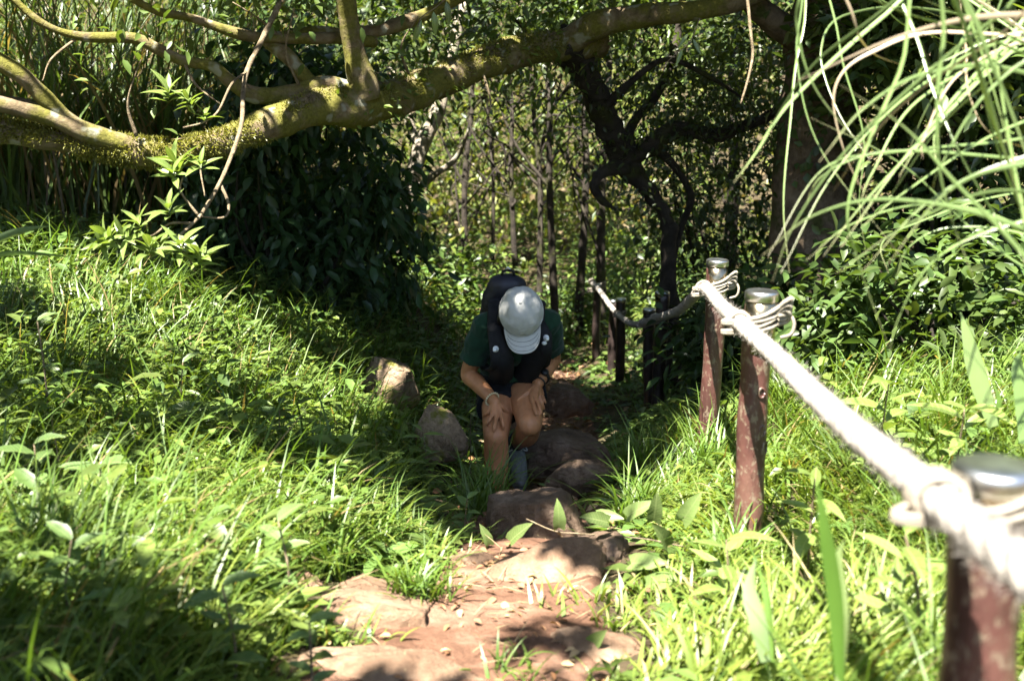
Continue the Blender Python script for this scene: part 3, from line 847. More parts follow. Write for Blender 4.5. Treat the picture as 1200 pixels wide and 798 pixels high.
# socks, shoes, wrist things
def shoe(ank, toe_dir, name='shoe'):
    f = np.array(toe_dir, float); f /= np.linalg.norm(f)
    s = np.cross(f, [0, 0, 1.0]); s /= np.linalg.norm(s); u = np.cross(s, f)
    h = ank - u * .055
    b = Bag()
    b.add(*ellipsoid(h - f * .035 + u * .01, np.array([f * .05, s * .036, u * .045]), 16, 10))
    seg_chain(b, [h - f * .02 + u * .035, h + f * .05 + u * .02, h + f * .12 + u * .0, h + f * .175 - u * .008], [.042, .044, .041, .028], 6, 16)
    seg_chain(b, [h + u * .03, h + u * .075], [.040, .041], 6, 16)
    o = obj(name, blob(name, b, .005, M['shoe'], 4), person)
    b = Bag()
    pts = [h - f * .08, h - f * .03, h + f * .05, h + f * .13, h + f * .205]
    b.add(*tube(smooth_path([p - u * .034 for p in pts], 6), smooth_path(np.array([[.028], [.040], [.042], [.047], [.022]]), 6)[:, 0], 18, flat=(1, .34) if abs(frames(np.array(pts))[1][0][2]) < .5 else (.34, 1)))
    obj('sole', b.mesh('sole', M['sole'], True), o)
    b = Bag()
    for k in range(4):
        c = h + f * (.03 + .026 * k) + u * (.062 - .011 * k)
        q = .022
        b.add(*tube(smooth_path([c - s * q - u * .004, c + u * .006, c + s * q + f * .016 - u * .004], 5), .0035, 6))
        b.add(*tube(smooth_path([c + s * q - u * .004, c + u * .007, c - s * q + f * .016 - u * .004], 5), .0035, 6))
    for q in (-1, 1):
        c = h + f * .03 + u * .068
        b.add(*tube(smooth_path([c, c + s * q * .03 + u * .012, c + s * q * .045 - u * .008 + f * .02, c + s * q * .015 + f * .01], 6), .003, 6))
    obj('laces', b.mesh('laces', M['lace'], True), o)
    return o
shoe(ankL, (.16, -.84, -.50)); shoe(ankR, (-.12, -.96, -.1))
for kne, ank in ((kneR, ankR), (kneL, ankL)):
    d = (kne - ank) / np.linalg.norm(kne - ank)
    obj('sock', Bag().add(*tube(smooth_path([ank - d * .01, ank + d * .04, ank + d * .085], 6), np.linspace(.039, .043, 13), 18, .04, 2, rscale=60)).mesh('sock', M['sock'], True), person)
def wrist_ring(w, e, t, r, R, n=40):
    d = (w - e) / np.linalg.norm(w - e); c = e + (w - e) * t
    u = np.cross(d, [0, 0, 1.0]); u /= np.linalg.norm(u); v = np.cross(d, u)
    return c, d, u, v, np.array([c + u * math.cos(a) * R + v * math.sin(a) * R for a in np.linspace(0, 2 * math.pi, n + 1)])
c, d, u, v, ring = wrist_ring(wriR, elbR, .90, .004, .0315)
bb = Bag()
for p in ring[::2]: bb.add(*ellipsoid(p, np.eye(3) * .0046, 8, 6))
obj('bracelet', bb.mesh('bracelet', M['beads'], True), person)
c, d, u, v, ring = wrist_ring(wriL, elbL, .96, .003, .0315)
obj('wristband', Bag().add(*tube(ring, .0032, 8)).mesh('wristband', M['rubber'], True), person)
c, d, u, v, ring = wrist_ring(wriL, elbL, .74, .003, .0335)
wt = obj('watch', Bag().add(*tube(ring, .0095, 10, flat=(1, .45))).mesh('watch', M['rubber'], True), person)
q = CAM - c; q = q - d * d.dot(q); q /= np.linalg.norm(q)
obj('watch_face', Bag().add(*tube(np.array([c + q * .03, c + q * .04, c + q * .044]), np.array([.019, .019, .016]), 20)).mesh('watch_face', M['rubber'], False), wt)

# backpack on the hiker's back
spine = (chest - pelv); spine /= np.linalg.norm(spine)
bkn = np.array([0, .55, .84]); bkn = bkn - spine * bkn.dot(spine); bkn /= np.linalg.norm(bkn)
bx = np.cross(spine, bkn); bx /= np.linalg.norm(bx)
bc = (chest + pelv) / 2 + bkn * .17 + spine * .085 + np.array([-.045, 0, 0])
bp = thing('backpack', 'black hiking backpack on the bent hiker\'s back', 'backpack', bc)
b = Bag()
def rbox(c, ax, sz, p=.35, nu=28, nv=18):
    V = []
    for i in range(nv + 1):
        th = math.pi * i / nv
        for j in range(nu):
            ph = 2 * math.pi * j / nu
            x, y, z = math.sin(th) * math.cos(ph), math.sin(th) * math.sin(ph), math.cos(th)
            g = lambda q: math.copysign(abs(q) ** p, q)
            V.append(c + ax[0] * g(x) * sz[0] + ax[1] * g(y) * sz[1] + ax[2] * g(z) * sz[2])
    i = np.arange(nv)[:, None] * nu; j = np.arange(nu)[None, :]; j2 = (j + 1) % nu
    return np.array(V), None, np.stack([i + j, i + nu + j, i + nu + j2, i + j2], -1).reshape(-1, 4)
b.add(*rbox(bc, (bx, bkn, spine), (.112, .07, .215), .68))
b.add(*rbox(bc + spine * .16 + bkn * .01, (bx, bkn, spine), (.092, .065, .085), .9))
b.add(*rbox(bc + bkn * .07 - spine * .06, (bx, bkn, spine), (.10, .045, .13), .5))
obj('pack_body', wrinkle(blob('pack_body', b, .007, M['navy'], 4), .010, (16, 16, 16)), bp)
tpk = bc + spine * .235 + bkn * .03
obj('haul_loop', Bag().add(*tube(smooth_path([tpk + bx * .03 - spine * .02, tpk + bx * .02 + spine * .03, tpk - bx * .02 + spine * .03, tpk - bx * .03 - spine * .02], 6), .006, 8)).mesh('haul_loop', M['black'], True), bp)
zp = tpk + bkn * .035 - bx * .0
obj('zip_pull', Bag().add(*tube(smooth_path([zp - bx * .012, zp + bx * .002 + spine * .004 + bkn * .008, zp + bx * .012 - spine * .035 + bkn * .01], 6), .0035, 6)).mesh('zip_pull', M['whiteplastic'], True), bp)
zl = [bc + bx * .098 * s + bkn * .055 + spine * q for s, q in ((-.92, -.05), (-.9, .10), (-.6, .165), (0, .195), (.6, .165), (.9, .10), (.92, -.05))]
obj('zipper', Bag().add(*tube(smooth_path(zl, 8), .005, 6)).mesh('zipper', M['black'], True), bp)
for s, sho, clip in ((-1, shoR, P(581, 409, 4.835)), (1, shoL, P(640, 396, 4.845))):
    inner = sho * .72 + neck * .28
    top = inner + np.array([0, .0, .075])
    pts = [bc + spine * .17 + bx * (.06 if s * bx[0] > 0 else -.06) - bkn * .06, top + np.array([0, .05, .0]), top + np.array([0, -.03, -.015]), inner + np.array([0, -.085, -.02]), clip + np.array([0, .014, .004]), clip + np.array([0, .05, -.09]), (chest * .4 + pelv * .6) + np.array([s * .13, -.02, -.03]), bc - spine * .16 + np.array([s * .12, 0, 0])]
    o = obj('shoulder_strap', Bag().add(*tube(smooth_path(pts, 8), .028, 12, flat=(1, .4) if True else None)).mesh('shoulder_strap', M['black'], True), bp)
    e1 = (chest * .45 + pelv * .55) + np.array([s * .075, -.145, -.035])
    pv = smooth_path([inner + np.array([0, -.075, .0]), clip + np.array([-s * .014, .022, -.005]), clip + np.array([-s * .028, .04, -.06]), e1 + np.array([-s * .02, .03, -.02]), e1 + np.array([-s * .02, .06, -.07])], 8)
    fr = frames(pv)[1]
    V_, T_, Q_ = tube(pv, np.interp(np.linspace(0, 1, len(pv)), [0, .3, .7, 1], [.030, .044, .056, .058]), 16)
    V_[:, 1] = V_[:, 1] * .28 + np.concatenate([np.repeat(pv[:, 1], 16), [pv[0, 1], pv[-1, 1]]]) * .72
    obj('chest_panel', wrinkle(Bag().add(V_, T_, Q_).mesh('chest_panel', M['black'], True), .006, (20, 20, 20)), bp)
    cb = Bag(); cb.add(*ellipsoid(clip, np.array([[.013, 0, 0], [0, .010, 0], [0, 0, .014]]), 14, 10))
    cb.add(*tube(np.array([clip + np.array([0, -.004, 0]), clip + np.array([.006 * s, -.016, -.002]), clip + np.array([.008 * s, -.021, -.003])]), np.array([.009, .008, .004]), 12))
    if s == 1: cb.add(*ellipsoid(clip + np.array([-.008, .0, -.022]), np.array([[.012, 0, 0], [0, .008, 0], [0, 0, .010]]), 12, 8))
    obj('bottle_valve', cb.mesh('bottle_valve', M['whiteplastic'], True), o)
#MORE2

# ------------------------------------------------------------------ colours for foliage
def greens(n, base, var=.25, yellow=.25, r=None):
    r = r or rng
    c = np.array(base)[None] * (1 + r.uniform(-var, var, (n, 1)))
    y = r.uniform(0, yellow, (n, 1)) ** 1.5
    return np.clip(c * (1 - y) + np.array([.24, .23, .045])[None] * y, .004, .6)
def unit(v): return v / (np.linalg.norm(v, axis=-1, keepdims=True) + 1e-9)
def leafbag(bag, base, d, nrm, L, W, col, **kw):
    V, T, Q, k = leaves(base, d, nrm, L, W, **kw)
    bag.add(V, T, Q, np.repeat(col, k, axis=0))

# ------------------------------------------------------------------ where sunlight reaches the ground through the canopy
GAPS = [  # x, y, rx, ry, turn: sun spots the crowns are shaped to leave open, in ground metres
    (-.42, 2.58, .42, .40, 0), (-.75, 2.75, .35, .2, .2), (-.02, 2.72, .28, .24, 0), (-.62, 3.05, .52, .30, .1), (.08, 3.25, .22, .16, .2), (.12, 3.75, .17, .10, .4),
    (-1.35, 4.95, .75, .36, -.45), (-1.75, 4.6, .4, .12, .2), (-1.2, 4.3, .16, .10, .3), (-.9, 3.45, .2, .1, .2), (-1.5, 3.05, .2, .08, 0), (-1.9, 3.9, .25, .07, .1), (-2.6, 4.9, .3, .12, 0), (-.55, 4.75, .14, .12, 0), (-1.45, 5.35, .62, .30, -.5), (-2.3, 5.55, .55, .28, -.2), (-.98, 4.75, .30, .22, -.6), (-2.2, 4.35, .5, .14, -.3), (-1.35, 3.75, .32, .15, .2),
    (-.72, 4.35, .22, .16, 0), (-.98, 3.98, .30, .2, 0), (-1.7, 3.3, .4, .12, .1), (-1.1, 2.75, .22, .13, .4), (-.3, 5.45, .24, .10, .2), (-.95, 5.85, .22, .12, 0),
    (-.55, 5.0, .10, .10, 0), (.35, 4.62, .16, .05, .2), (-.2, 4.2, .10, .09, 0), (-.12, 5.2, .08, .05, 0), (.08, 5.18, .09, .05, .3),
    (-.32, 5.67, .14, .12, 0), (-.66, 5.45, .10, .14, .3), (-.44, 5.72, .09, .13, .2), (-.26, 5.95, .12, .14, 0), (-.02, 6.38, .10, .17, .4), (.14, 6.62, .08, .14, .3), (.33, 6.86, .10, .13, .2), (.54, 7.1, .08, .1, 0), (-.1, 5.95, .1, .08, 0), (.3, 6.45, .12, .09, 0), (.5, 6.66, .2, .14, .6), (-.68, 5.2, .16, .13, 0), (-.5, 5.42, .10, .09, 0), (.23, 5.09, .075, .05, .4), (.30, 5.02, .05, .06, 0), (.16, 5.0, .05, .04, 0),
    (-3.4, 10.2, 1.4, 1.1, 0), (-3.7, 8.2, .7, .35, 0), (-2.4, 8.7, .4, .3, 0), (-.9, 11.0, .8, .6, 0), (-.55, 9.3, .5, .4, 0), (.85, 9.5, .22, .5, 0), (.3, 12.5, .5, .5, 0), (1.7, 10.8, .5, .7, 0), (-.4, 9.0, .3, .25, 0), (1.3, 8.4, .3, .3, 0), (-1.6, 12.5, .6, .5, 0)]
DEEP = [(.22, 5.5, .55, .75), (-.35, 5.7, .45, .5), (-1.0, 6.8, 1.3, .8), (.5, 6.8, .8, .9), (.9, 6.6, .8, .8), (-.35, 4.6, .35, .3), (-.5, 3.7, .45, .25), (-1.4, 1.95, .55, .42), (2.2, 7.0, 1.6, 1.0), (0, 7.8, 1.5, .8)]  # ground patches the canopy is shaped to keep in shade
def openness(x, y):
    o = np.zeros_like(x)
    for gx, gy, rx, ry, a in GAPS:
        c, s = math.cos(a), math.sin(a); dx, dy = x - gx, y - gy
        q = ((dx * c + dy * s) / rx) ** 2 + ((-dx * s + dy * c) / ry) ** 2
        o = np.maximum(o, np.clip(1.6 - q * .9, 0, 1))
    # the clearing on the rope side of the trail
    edge = np.interp(y, [0, 2.2, 3, 3.8, 4.4, 5.2, 5.8], [.1, .12, .25, .30, .55, 1.0, 2.2]) + (fbm(x * 2.5 + 4, y * 2.5) - .5) * .35
    o = np.maximum(o, np.clip((x - edge) * 6, 0, 1) * np.clip((5.7 - y) * 3, 0, 1))
    return o
def canopy(n, x0, x1, y0, y1, z0, z1, seed, Lf=.10, base=(.05, .085, .02), keep_fn=None):
    """leaf sprays of a crown; leaves are left out or kept so sun and shade land where set"""
    r = np.random.default_rng(seed)
    m = n // 9
    c = np.stack([r.uniform(x0, x1, m), r.uniform(y0, y1, m), r.uniform(z0, z1, m)], 1)
    p = np.repeat(c, 9, axis=0) + r.normal(0, .11, (m * 9, 3)) * np.array([1, 1, .6])
    gx, gy = drop_to_ground(p)
    o = openness(gx, gy)
    nz = fbm(gx * 2.6 + 31, gy * 2.6 + 7, None, 2)
    nz = np.where(gy > 8.5, fbm(gx * 1.9 + 3, gy * 1.9 + 11, None, 2), nz)
    nzl = fbm(gx * 4.4 + 3, gy * 4.4 + 17, None, 2)
    left = (gx < -.45) & (gy < 6.2)
    nz = np.where(left, nzl, nz)
    thr = np.where(gy > 13.5, .545, np.where(gy > 8.5, .64, np.where(left, .575, .63)))
    dark = np.zeros_like(gx)
    for dx_, dy_, rx_, ry_ in DEEP: dark = np.maximum(dark, (((gx - dx_) / rx_) ** 2 + ((gy - dy_) / ry_) ** 2 < 1) * 1.0)
    keep = (o < .25 + .2 * r.random(len(p))) & ((nz < thr) | (dark > 0))
    keep &= (p[:, 2] > ground_z(p[:, 0], p[:, 1], False) + 1.5) 
    # nothing hangs into the open air in front of the viewer
    el = (p[:, 2] - 2.0) / np.maximum(p[:, 1], .3)
    keep &= (el > .085) | (p[:, 1] > 9) & (el > -.02)
    p = p[keep]; k = len(p)
    d = unit(r.normal(0, 1, (k, 3)) * np.array([1, 1, .45]) + np.array([0, 0, -.25]))
    nr = unit(r.normal(0, .4, (k, 3)) + np.array([0, 0, 1]))
    bag = Bag()
    leafbag(bag, p, d, nr, Lf * r.uniform(.7, 1.3, k), Lf * .42 * r.uniform(.8, 1.2, k), greens(k, base, .3, .3, r))
    return bag

# ------------------------------------------------------------------ mossy tree: leaning trunk, long limb across the view
def PL(lst): return np.array([P(*q) for q in lst])
mt_base = P(790, 345, 7.0); mt_base[2] = gz(mt_base[0], mt_base[1])
mossy = thing('mossy_tree', 'gnarled tree with a long mossy limb reaching across the trail', 'tree', mt_base)
def limb(name, parent, pts, rs, mat, rough=.22, sides=16, n=10, seed=0, rscale=7):
    p = smooth_path(pts, n); r = smooth_path(np.array(rs)[:, None], n)[:, 0]
    V, T, Q = tube(p, np.maximum(r, .003), sides, rough, seed, rscale=rscale)
    return obj(name, Bag().add(V, T, Q).mesh(name, M[mat], True), parent), p, r
trunk_pts = np.vstack([[mt_base - np.array([0, 0, .15])], PL([(784, 300, 7.0), (783, 262, 7.0), (762, 226, 6.95), (736, 193, 6.9), (722, 165, 6.8), (702, 124, 6.6), (678, 66, 6.35), (652, 52, 6.2)])])
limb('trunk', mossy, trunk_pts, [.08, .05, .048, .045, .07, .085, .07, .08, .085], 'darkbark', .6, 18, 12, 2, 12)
o, lp, lr = limb('limb', mossy, PL([(700, 50, 6.4), (640, 56, 6.15), (590, 66, 5.9), (540, 86, 5.65), (480, 108, 5.4), (425, 124, 5.1), (375, 124, 4.95), (320, 145, 4.75), (250, 170, 4.6), (190, 180, 4.5), (120, 172, 4.45), (60, 163, 4.4), (0, 152, 4.4), (-90, 135, 4.35), (-190, 122, 4.3)]),
     [.085, .085, .085, .085, .082, .095, .07, .062, .056, .06, .058, .046, .043, .04, .035], 'mossbark', .42, 22, 12, 3)
limb('limb', mossy, PL([(190, 182, 4.5), (130, 165, 4.42), (80, 146, 4.36), (40, 130, 4.32), (0, 122, 4.3), (-120, 110, 4.2)]), [.03, .042, .04, .034, .032, .03], 'mossbark', .4, 16, 10, 4)
limb('branch', mossy, PL([(110, 158, 4.4), (75, 138, 4.36), (45, 108, 4.3), (20, 85, 4.25), (-40, 45, 4.2), (-120, -20, 4.1)]), [.035, .034, .032, .03, .028, .02], 'mossbark', .38, 14, 8, 5)
limb('branch', mossy, PL([(428, 118, 5.05), (418, 70, 5.0), (409, 30, 4.95), (404, -10, 4.9), (395, -120, 4.8), (370, -300, 4.6)]), [.075, .052, .046, .046, .04, .02], 'mossbark', .4, 16, 8, 6)
limb('branch', mossy, PL([(425, 112, 5.05), (385, 98, 5.0), (345, 108, 4.95), (300, 112, 4.9), (272, 98, 4.85), (250, 79, 4.82), (215, 72, 4.8), (185, 58, 4.78), (155, 45, 4.75), (95, 43, 4.7), (50, 28, 4.65), (10, -5, 4.6), (-40, -40, 4.5)]),
     [.05, .036, .034, .032, .029, .026, .024, .024, .021, .018, .016, .014, .01], 'mossbark', .38, 12, 8, 7)
limb('branch', mossy, PL([(372, 108, 4.98), (340, 70, 5.0), (310, 45, 5.05), (330, 44, 5.1), (370, 38, 5.2), (415, 40, 5.3), (470, 28, 5.4), (530, 2, 5.5), (600, -50, 5.6)]), [.035, .03, .026, .026, .028, .03, .03, .028, .02], 'mossbark', .38, 12, 8, 8)
limb('branch', mossy, PL([(440, 50, 5.2), (395, 45, 5.1), (330, 46, 5.0), (280, 40, 4.95), (225, 22, 4.9), (180, 12, 4.85), (120, -20, 4.8)]), [.03, .028, .024, .022, .018, .015, .01], 'mossbark', .38, 12, 8, 9)
limb('limb', mossy, PL([(660, 52, 6.25), (700, 30, 6.1), (760, 18, 6.0), (820, 12, 5.9), (880, -4, 5.8), (1000, -60, 5.6), (1150, -160, 5.4)]), [.09, .075, .062, .055, .05, .04, .03], 'mossbark', .22, 16, 8, 10)
limb('branch', mossy, PL([(736, 186, 6.9), (765, 168, 6.8), (795, 152, 6.75), (830, 158, 6.7), (870, 150, 6.6), (930, 120, 6.5)]), [.065, .06, .055, .045, .035, .015], 'darkbark', .6, 14, 10, 11, 13)
limb('branch', mossy, PL([(735, 195, 6.85), (712, 200, 6.8), (698, 212, 6.75), (703, 232, 6.72), (722, 246, 6.7)]), [.05, .042, .036, .028, .008], 'darkbark', .55, 12, 8, 12, 14)
limb('branch', mossy, PL([(716, 150, 6.75), (690, 118, 6.9), (675, 90, 7.0), (640, 60, 7.1), (600, 20, 7.2)]), [.03, .022, .02, .018, .01], 'darkbark', .25, 10, 8, 13)
limb('branch', mossy, PL([(728, 175, 6.8), (745, 140, 6.9), (770, 110, 7.0), (790, 60, 7.1), (800, 0, 7.2), (805, -80, 7.3)]), [.04, .03, .028, .026, .022, .015], 'darkbark', .25, 10, 8, 14)
limb('branch', mossy, PL([(765, 170, 6.8), (790, 195, 6.9), (810, 230, 7.0), (800, 262, 7.1), (790, 300, 7.1), (788, 340, 7.1)]), [.03, .026, .022, .02, .018, .016], 'darkbark', .25, 10, 8, 15)
limb('branch', mossy, PL([(705, 130, 6.6), (735, 100, 6.5), (780, 70, 6.5), (830, 90, 6.5), (870, 115, 6.5)]), [.03, .022, .018, .014, .006], 'darkbark', .25, 8, 8, 16)
# limbs carrying the crown above the picture
for k, (a, e, r0_) in enumerate([((395, -120, 4.8), (-.3, 4.2, 4.9), .04), ((370, -300, 4.6), (-1.9, 3.2, 4.8), .03), ((1000, -60, 5.6), (.6, 4.6, 4.9), .04), ((-120, -20, 4.1), (-2.2, 3.4, 4.4), .02), ((805, -80, 7.3), (.4, 7.0, 5.0), .02)]):
    A = P(*a); E = np.array(e)
    limb('branch', mossy, [A, A * .6 + E * .4 + np.array([.08, -.05, .1]), E], [r0_, r0_ * .7, .01], 'darkbark', .25, 10, 8, 20 + k)
# moss cushions and hanging moss threads on the limb
def moss_on(lp, lr, n, seed):
    r = np.random.default_rng(seed); i = r.integers(0, len(lp), n)
    t, U, W = frames(lp)
    a = r.uniform(0, 2 * math.pi, n)
    nr = U[i] * np.cos(a)[:, None] + W[i] * np.sin(a)[:, None]
    p = lp[i] + nr * (lr[i] * .93)[:, None] + t[i] * r.normal(0, .01, (n, 1))
    k = fbm(p[:, 0] * 6, p[:, 1] * 6, p[:, 2] * 6) + .16 * nr[:, 2] > .47
    p, nr = p[k], nr[k]; m = len(p)
    d = unit(nr + r.normal(0, .5, (m, 3)) + np.array([0, 0, -.2]))
    bag = Bag()
    leafbag(bag, p, d, unit(r.normal(0, 1, (m, 3))), r.uniform(.008, .024, m), r.uniform(.004, .008, m), greens(m, (.15, .15, .03), .45, .3, r))
    o = obj('moss', bag.mesh('moss', M['leaf']), mossy); o['kind'] = 'stuff'
moss_on(lp, lr, 36000, 3)
def shoots(n, seed, pts, L=.07, base=(.08, .13, .025), spread=.12):
    r = np.random.default_rng(seed); bag = Bag()
    for c, m in pts:
        c = np.asarray(c)
        p = c + r.normal(0, spread, (m, 3)) * np.array([1, 1, .7])
        d = unit(r.normal(0, 1, (m, 3)) + np.array([0, 0, -.5]))
        leafbag(bag, p, d, unit(r.normal(0, .5, (m, 3)) + np.array([0, -.2, 1])), L * r.uniform(.6, 1.2, m), L * .4 * r.uniform(.8, 1.2, m), greens(m, base, .3, .3, r), detail=2)
    return bag
hb = shoots(0, 13, [(P(x, y, d), m) for x, y, d, m in [(470, 10, 8.0, 110), (520, 40, 8.4, 110), (570, 20, 8.2, 120), (620, 10, 8.6, 140), (660, 60, 8.6, 110), (700, 30, 8.4, 130), (740, 70, 8.8, 130), (790, 30, 8.4, 150), (840, 60, 8.2, 150), (880, 30, 8.0, 150), (880, 130, 8.4, 140), (850, 210, 8.8, 110), (590, 70, 9.2, 70), (640, 120, 9.4, 60), (540, 110, 9.0, 60), (500, 140, 9.2, 60), (760, 130, 9, 80), (820, 260, 9, 90)]], .085, (.03, .05, .016), .26)  # overhead shade is put into the dark leaf colour here
o = obj('foliage', hb.mesh('foliage', M['leaf']), mossy); o['kind'] = 'stuff'
crown = canopy(80000, -4.2, 2.2, 1.6, 8.0, 3.0, 5.2, 5, .125)
o = obj('crown', crown.mesh('crown', M['leaf']), mossy); o['kind'] = 'stuff'
# leaves hanging at the top edge of the view, on the limb's own shoots
er = np.random.default_rng(44); ii = er.integers(0, int(len(lp) * .42), 420); et, eU, eW = frames(lp); ea = er.uniform(0, 6.283, 420)
en = eU[ii] * np.cos(ea)[:, None] + eW[ii] * np.sin(ea)[:, None]; ep = lp[ii] + en * (lr[ii] * 1.02)[:, None]; ek = (en[:, 2] > -.9) & (fbm(ep[:, 0] * 5, ep[:, 1] * 5, ep[:, 2] * 5) > .45); ep, en = ep[ek], en[ek]
eb = Bag(); leafbag(eb, ep, unit(en + er.normal(0, .6, en.shape)), unit(er.normal(0, .5, en.shape) + np.array([0, -.4, 1])), er.uniform(.025, .05, len(ep)), er.uniform(.015, .028, len(ep)), greens(len(ep), (.10, .15, .03), .3, .4, er), detail=2)
o = obj('foliage', eb.mesh('foliage', M['leaf']), mossy); o['kind'] = 'stuff'
for q, (a_, b2_, c_) in enumerate([((350, 100, 4.9), (335, 60, 4.85), (345, 10, 4.8)), ((250, 165, 4.6), (235, 190, 4.55), (240, 230, 4.5)), ((480, 90, 5.4), (470, 55, 5.3), (490, 20, 5.3)), ((160, 160, 4.4), (150, 120, 4.35), (165, 70, 4.3)), ((560, 70, 5.7), (575, 120, 5.7), (565, 150, 5.7)), ((90, 45, 4.7), (60, 70, 4.65), (50, 95, 4.6)), ((215, 72, 4.8), (230, 100, 4.75), (262, 125, 4.7)), ((330, 46, 5), (300, 20, 4.95), (250, -10, 4.9))]):
    limb('twig', mossy, PL([a_, b2_, c_]), [.008, .005, .002], 'twig', .2, 6, 8, 80 + q)
sk = shoots(0, 9, [(P(x, y, d), m) for x, y, d, m in [(795, 140, 6.7, 160), (760, 165, 6.75, 110), (835, 150, 6.65, 150), (870, 140, 6.5, 120), (725, 170, 6.75, 60), (705, 120, 6.55, 70), (690, 90, 6.4, 80), (765, 225, 6.9, 60), (712, 205, 6.75, 40), (820, 190, 6.9, 90), (850, 110, 6.8, 130), (805, 90, 6.9, 130), (745, 110, 6.9, 90), (775, 60, 6.8, 120)]], .05, (.03, .05, .016), .10)
o = obj('foliage', sk.mesh('foliage', M['leaf']), mossy); o['kind'] = 'stuff'
sb = shoots(0, 8, [(P(x, y, d), m) for x, y, d, m in [(300, 8, 4.9, 40), (240, 4, 4.6, 36), (150, 0, 4.4, 26), (350, 0, 5, 40), (340, 15, 4.8, 14), (485, 25, 5.3, 16), (165, 75, 4.3, 8), (52, 92, 4.6, 8), (260, 122, 4.7, 8), (450, 5, 5.1, 30), (480, 60, 6, 40), (560, 40, 6.2, 60), (620, 40, 6.3, 60), (640, 75, 6.2, 40), (700, 0, 6.4, 60), (760, -10, 6.5, 50), (580, 100, 6.0, 26), (720, 60, 6.8, 70), (760, 90, 7, 70), (800, 120, 7, 60), (680, 20, 6.8, 70), (830, 60, 7, 130), (870, 90, 7.2, 130), (850, 150, 7.2, 90), (780, 40, 7, 120), (640, 20, 7, 90), (600, 110, 7.4, 60), (660, 130, 7.6, 70), (690, 170, 7.6, 40), (760, 150, 7.4, 70), (820, 210, 7.4, 50), (540, 20, 6.8, 70)]], .07, (.075, .12, .028), .14)
o = obj('foliage', sb.mesh('foliage', M['leaf']), mossy); o['kind'] = 'stuff'

# ------------------------------------------------------------------ single leaves as parts
def leaf_mesh(name, mat, L=1.0, W=.3, fold=.12, droop=.2, shape='lance', n=7):
    V = []; F = []
    for k in range(n + 1):
        t = k / n
        if shape == 'lance': w = (math.sin(math.pi * t ** .85) ** .9)
        elif shape == 'heart': w = (1.25 * (t + .04) ** .35 * (1 - t) ** .75 * 1.15)
        else: w = math.sin(math.pi * (t * .97 + .015) ** .8) ** .8
        w = max(0, w) * W * .5
        z = -droop * L * t * t + .0
        y = t * L
        V += [(-w, y, z + fold * w * 2), (0, y, z - .0), (w, y, z + fold * w * 2)]
    if shape == 'heart':
        V[0] = (-W * .30, -L * .08, fold * W * .6); V[2] = (W * .30, -L * .08, fold * W * .6)
    V = [(x_, y_, z_ + (.05 * W * math.sin(y_ / L * 15 + (2 if x_ > 0 else 0)) if abs(x_) > .01 * W and shape != 'lance' else 0)) for x_, y_, z_ in V]
    for k in range(n):
        a = 3 * k
        F += [(a, a + 1, a + 4, a + 3), (a + 1, a + 2, a + 5, a + 4)]
    return mesh_from(name, np.array(V), np.array(F), mat, smooth=True)
def put_leaf(name, me, parent, base, d, nrm, size):
    """place a shared leaf mesh: its length axis along d, its upper side towards nrm"""
    d = np.asarray(d, float); d = d / np.linalg.norm(d); s = np.cross(d, nrm); s = s / (np.linalg.norm(s) + 1e-9); u = np.cross(s, d)
    o = bpy.data.objects.new(name, me); C.objects.link(o); o.parent = parent
    pb = np.array(parent.location)
    o.matrix_basis = Matrix(((s[0] * size, d[0] * size, u[0] * size, base[0] - pb[0]), (s[1] * size, d[1] * size, u[1] * size, base[1] - pb[1]),
                             (s[2] * size, d[2] * size, u[2] * size, base[2] - pb[2]), (0, 0, 0, 1)))
    return o
LM = [leaf_mesh('sprig_leaf_%d' % k, M['hero'], 1, .25 + .035 * k, .2, .16 + .13 * k) for k in range(3)]
HM = [leaf_mesh('heart_leaf_%d' % k, M['heart'], 1, .62, .24, .2 + .2 * k, 'heart') for k in range(2)]
OM = [leaf_mesh('oval_leaf_%d' % k, M['weed'], 1, .44, .22, .15 + .12 * k, 'oval') for k in range(2)]
BM = [leaf_mesh('long_leaf_%d' % k, M['weed'], 1, .16, .25, .12 + .2 * k, 'lance', 10) for k in range(2)]

# hanging twig with sunlit whorls of leaves
tw = thing('hanging_twig', 'thin twig hanging from the mossy limb with bright green leaf whorls', 'twig', P(308, 45, 4.55))
def twig(parent, pts, r0, r1, seed=0):
    p = smooth_path(PL(pts), 8)
    obj('stem', Bag().add(*tube(p, np.linspace(r0, r1, len(p)), 8, .25, seed, rscale=40)).mesh('stem', M['twig'], True), parent)
twig(tw, [(330, 0, 4.7), (308, 45, 4.55), (290, 82, 4.4), (285, 110, 4.3), (282, 150, 4.15), (263, 203, 4.0), (240, 245, 3.9), (226, 262, 3.85), (205, 281, 3.8), (190, 296, 3.8)], .012, .004, 1)
twig(tw, [(290, 84, 4.4), (272, 98, 4.2), (256, 130, 4.1), (240, 143, 4.0), (215, 150, 3.95)], .005, .003, 2)
twig(tw, [(258, 215, 3.98), (268, 240, 3.95), (262, 255, 3.93), (235, 254, 3.9)], .006, .003, 3)
twig(tw, [(226, 262, 3.85), (200, 262, 3.8), (180, 275, 3.78), (150, 285, 3.75), (128, 288, 3.75)], .005, .003, 4)
twig(tw, [(232, 252, 3.85), (212, 225, 3.85), (214, 208, 3.85)], .005, .003, 5)
twig(tw, [(205, 281, 3.8), (220, 300, 3.75), (228, 318, 3.72)], .004, .003, 6)
r_ = np.random.default_rng(77)
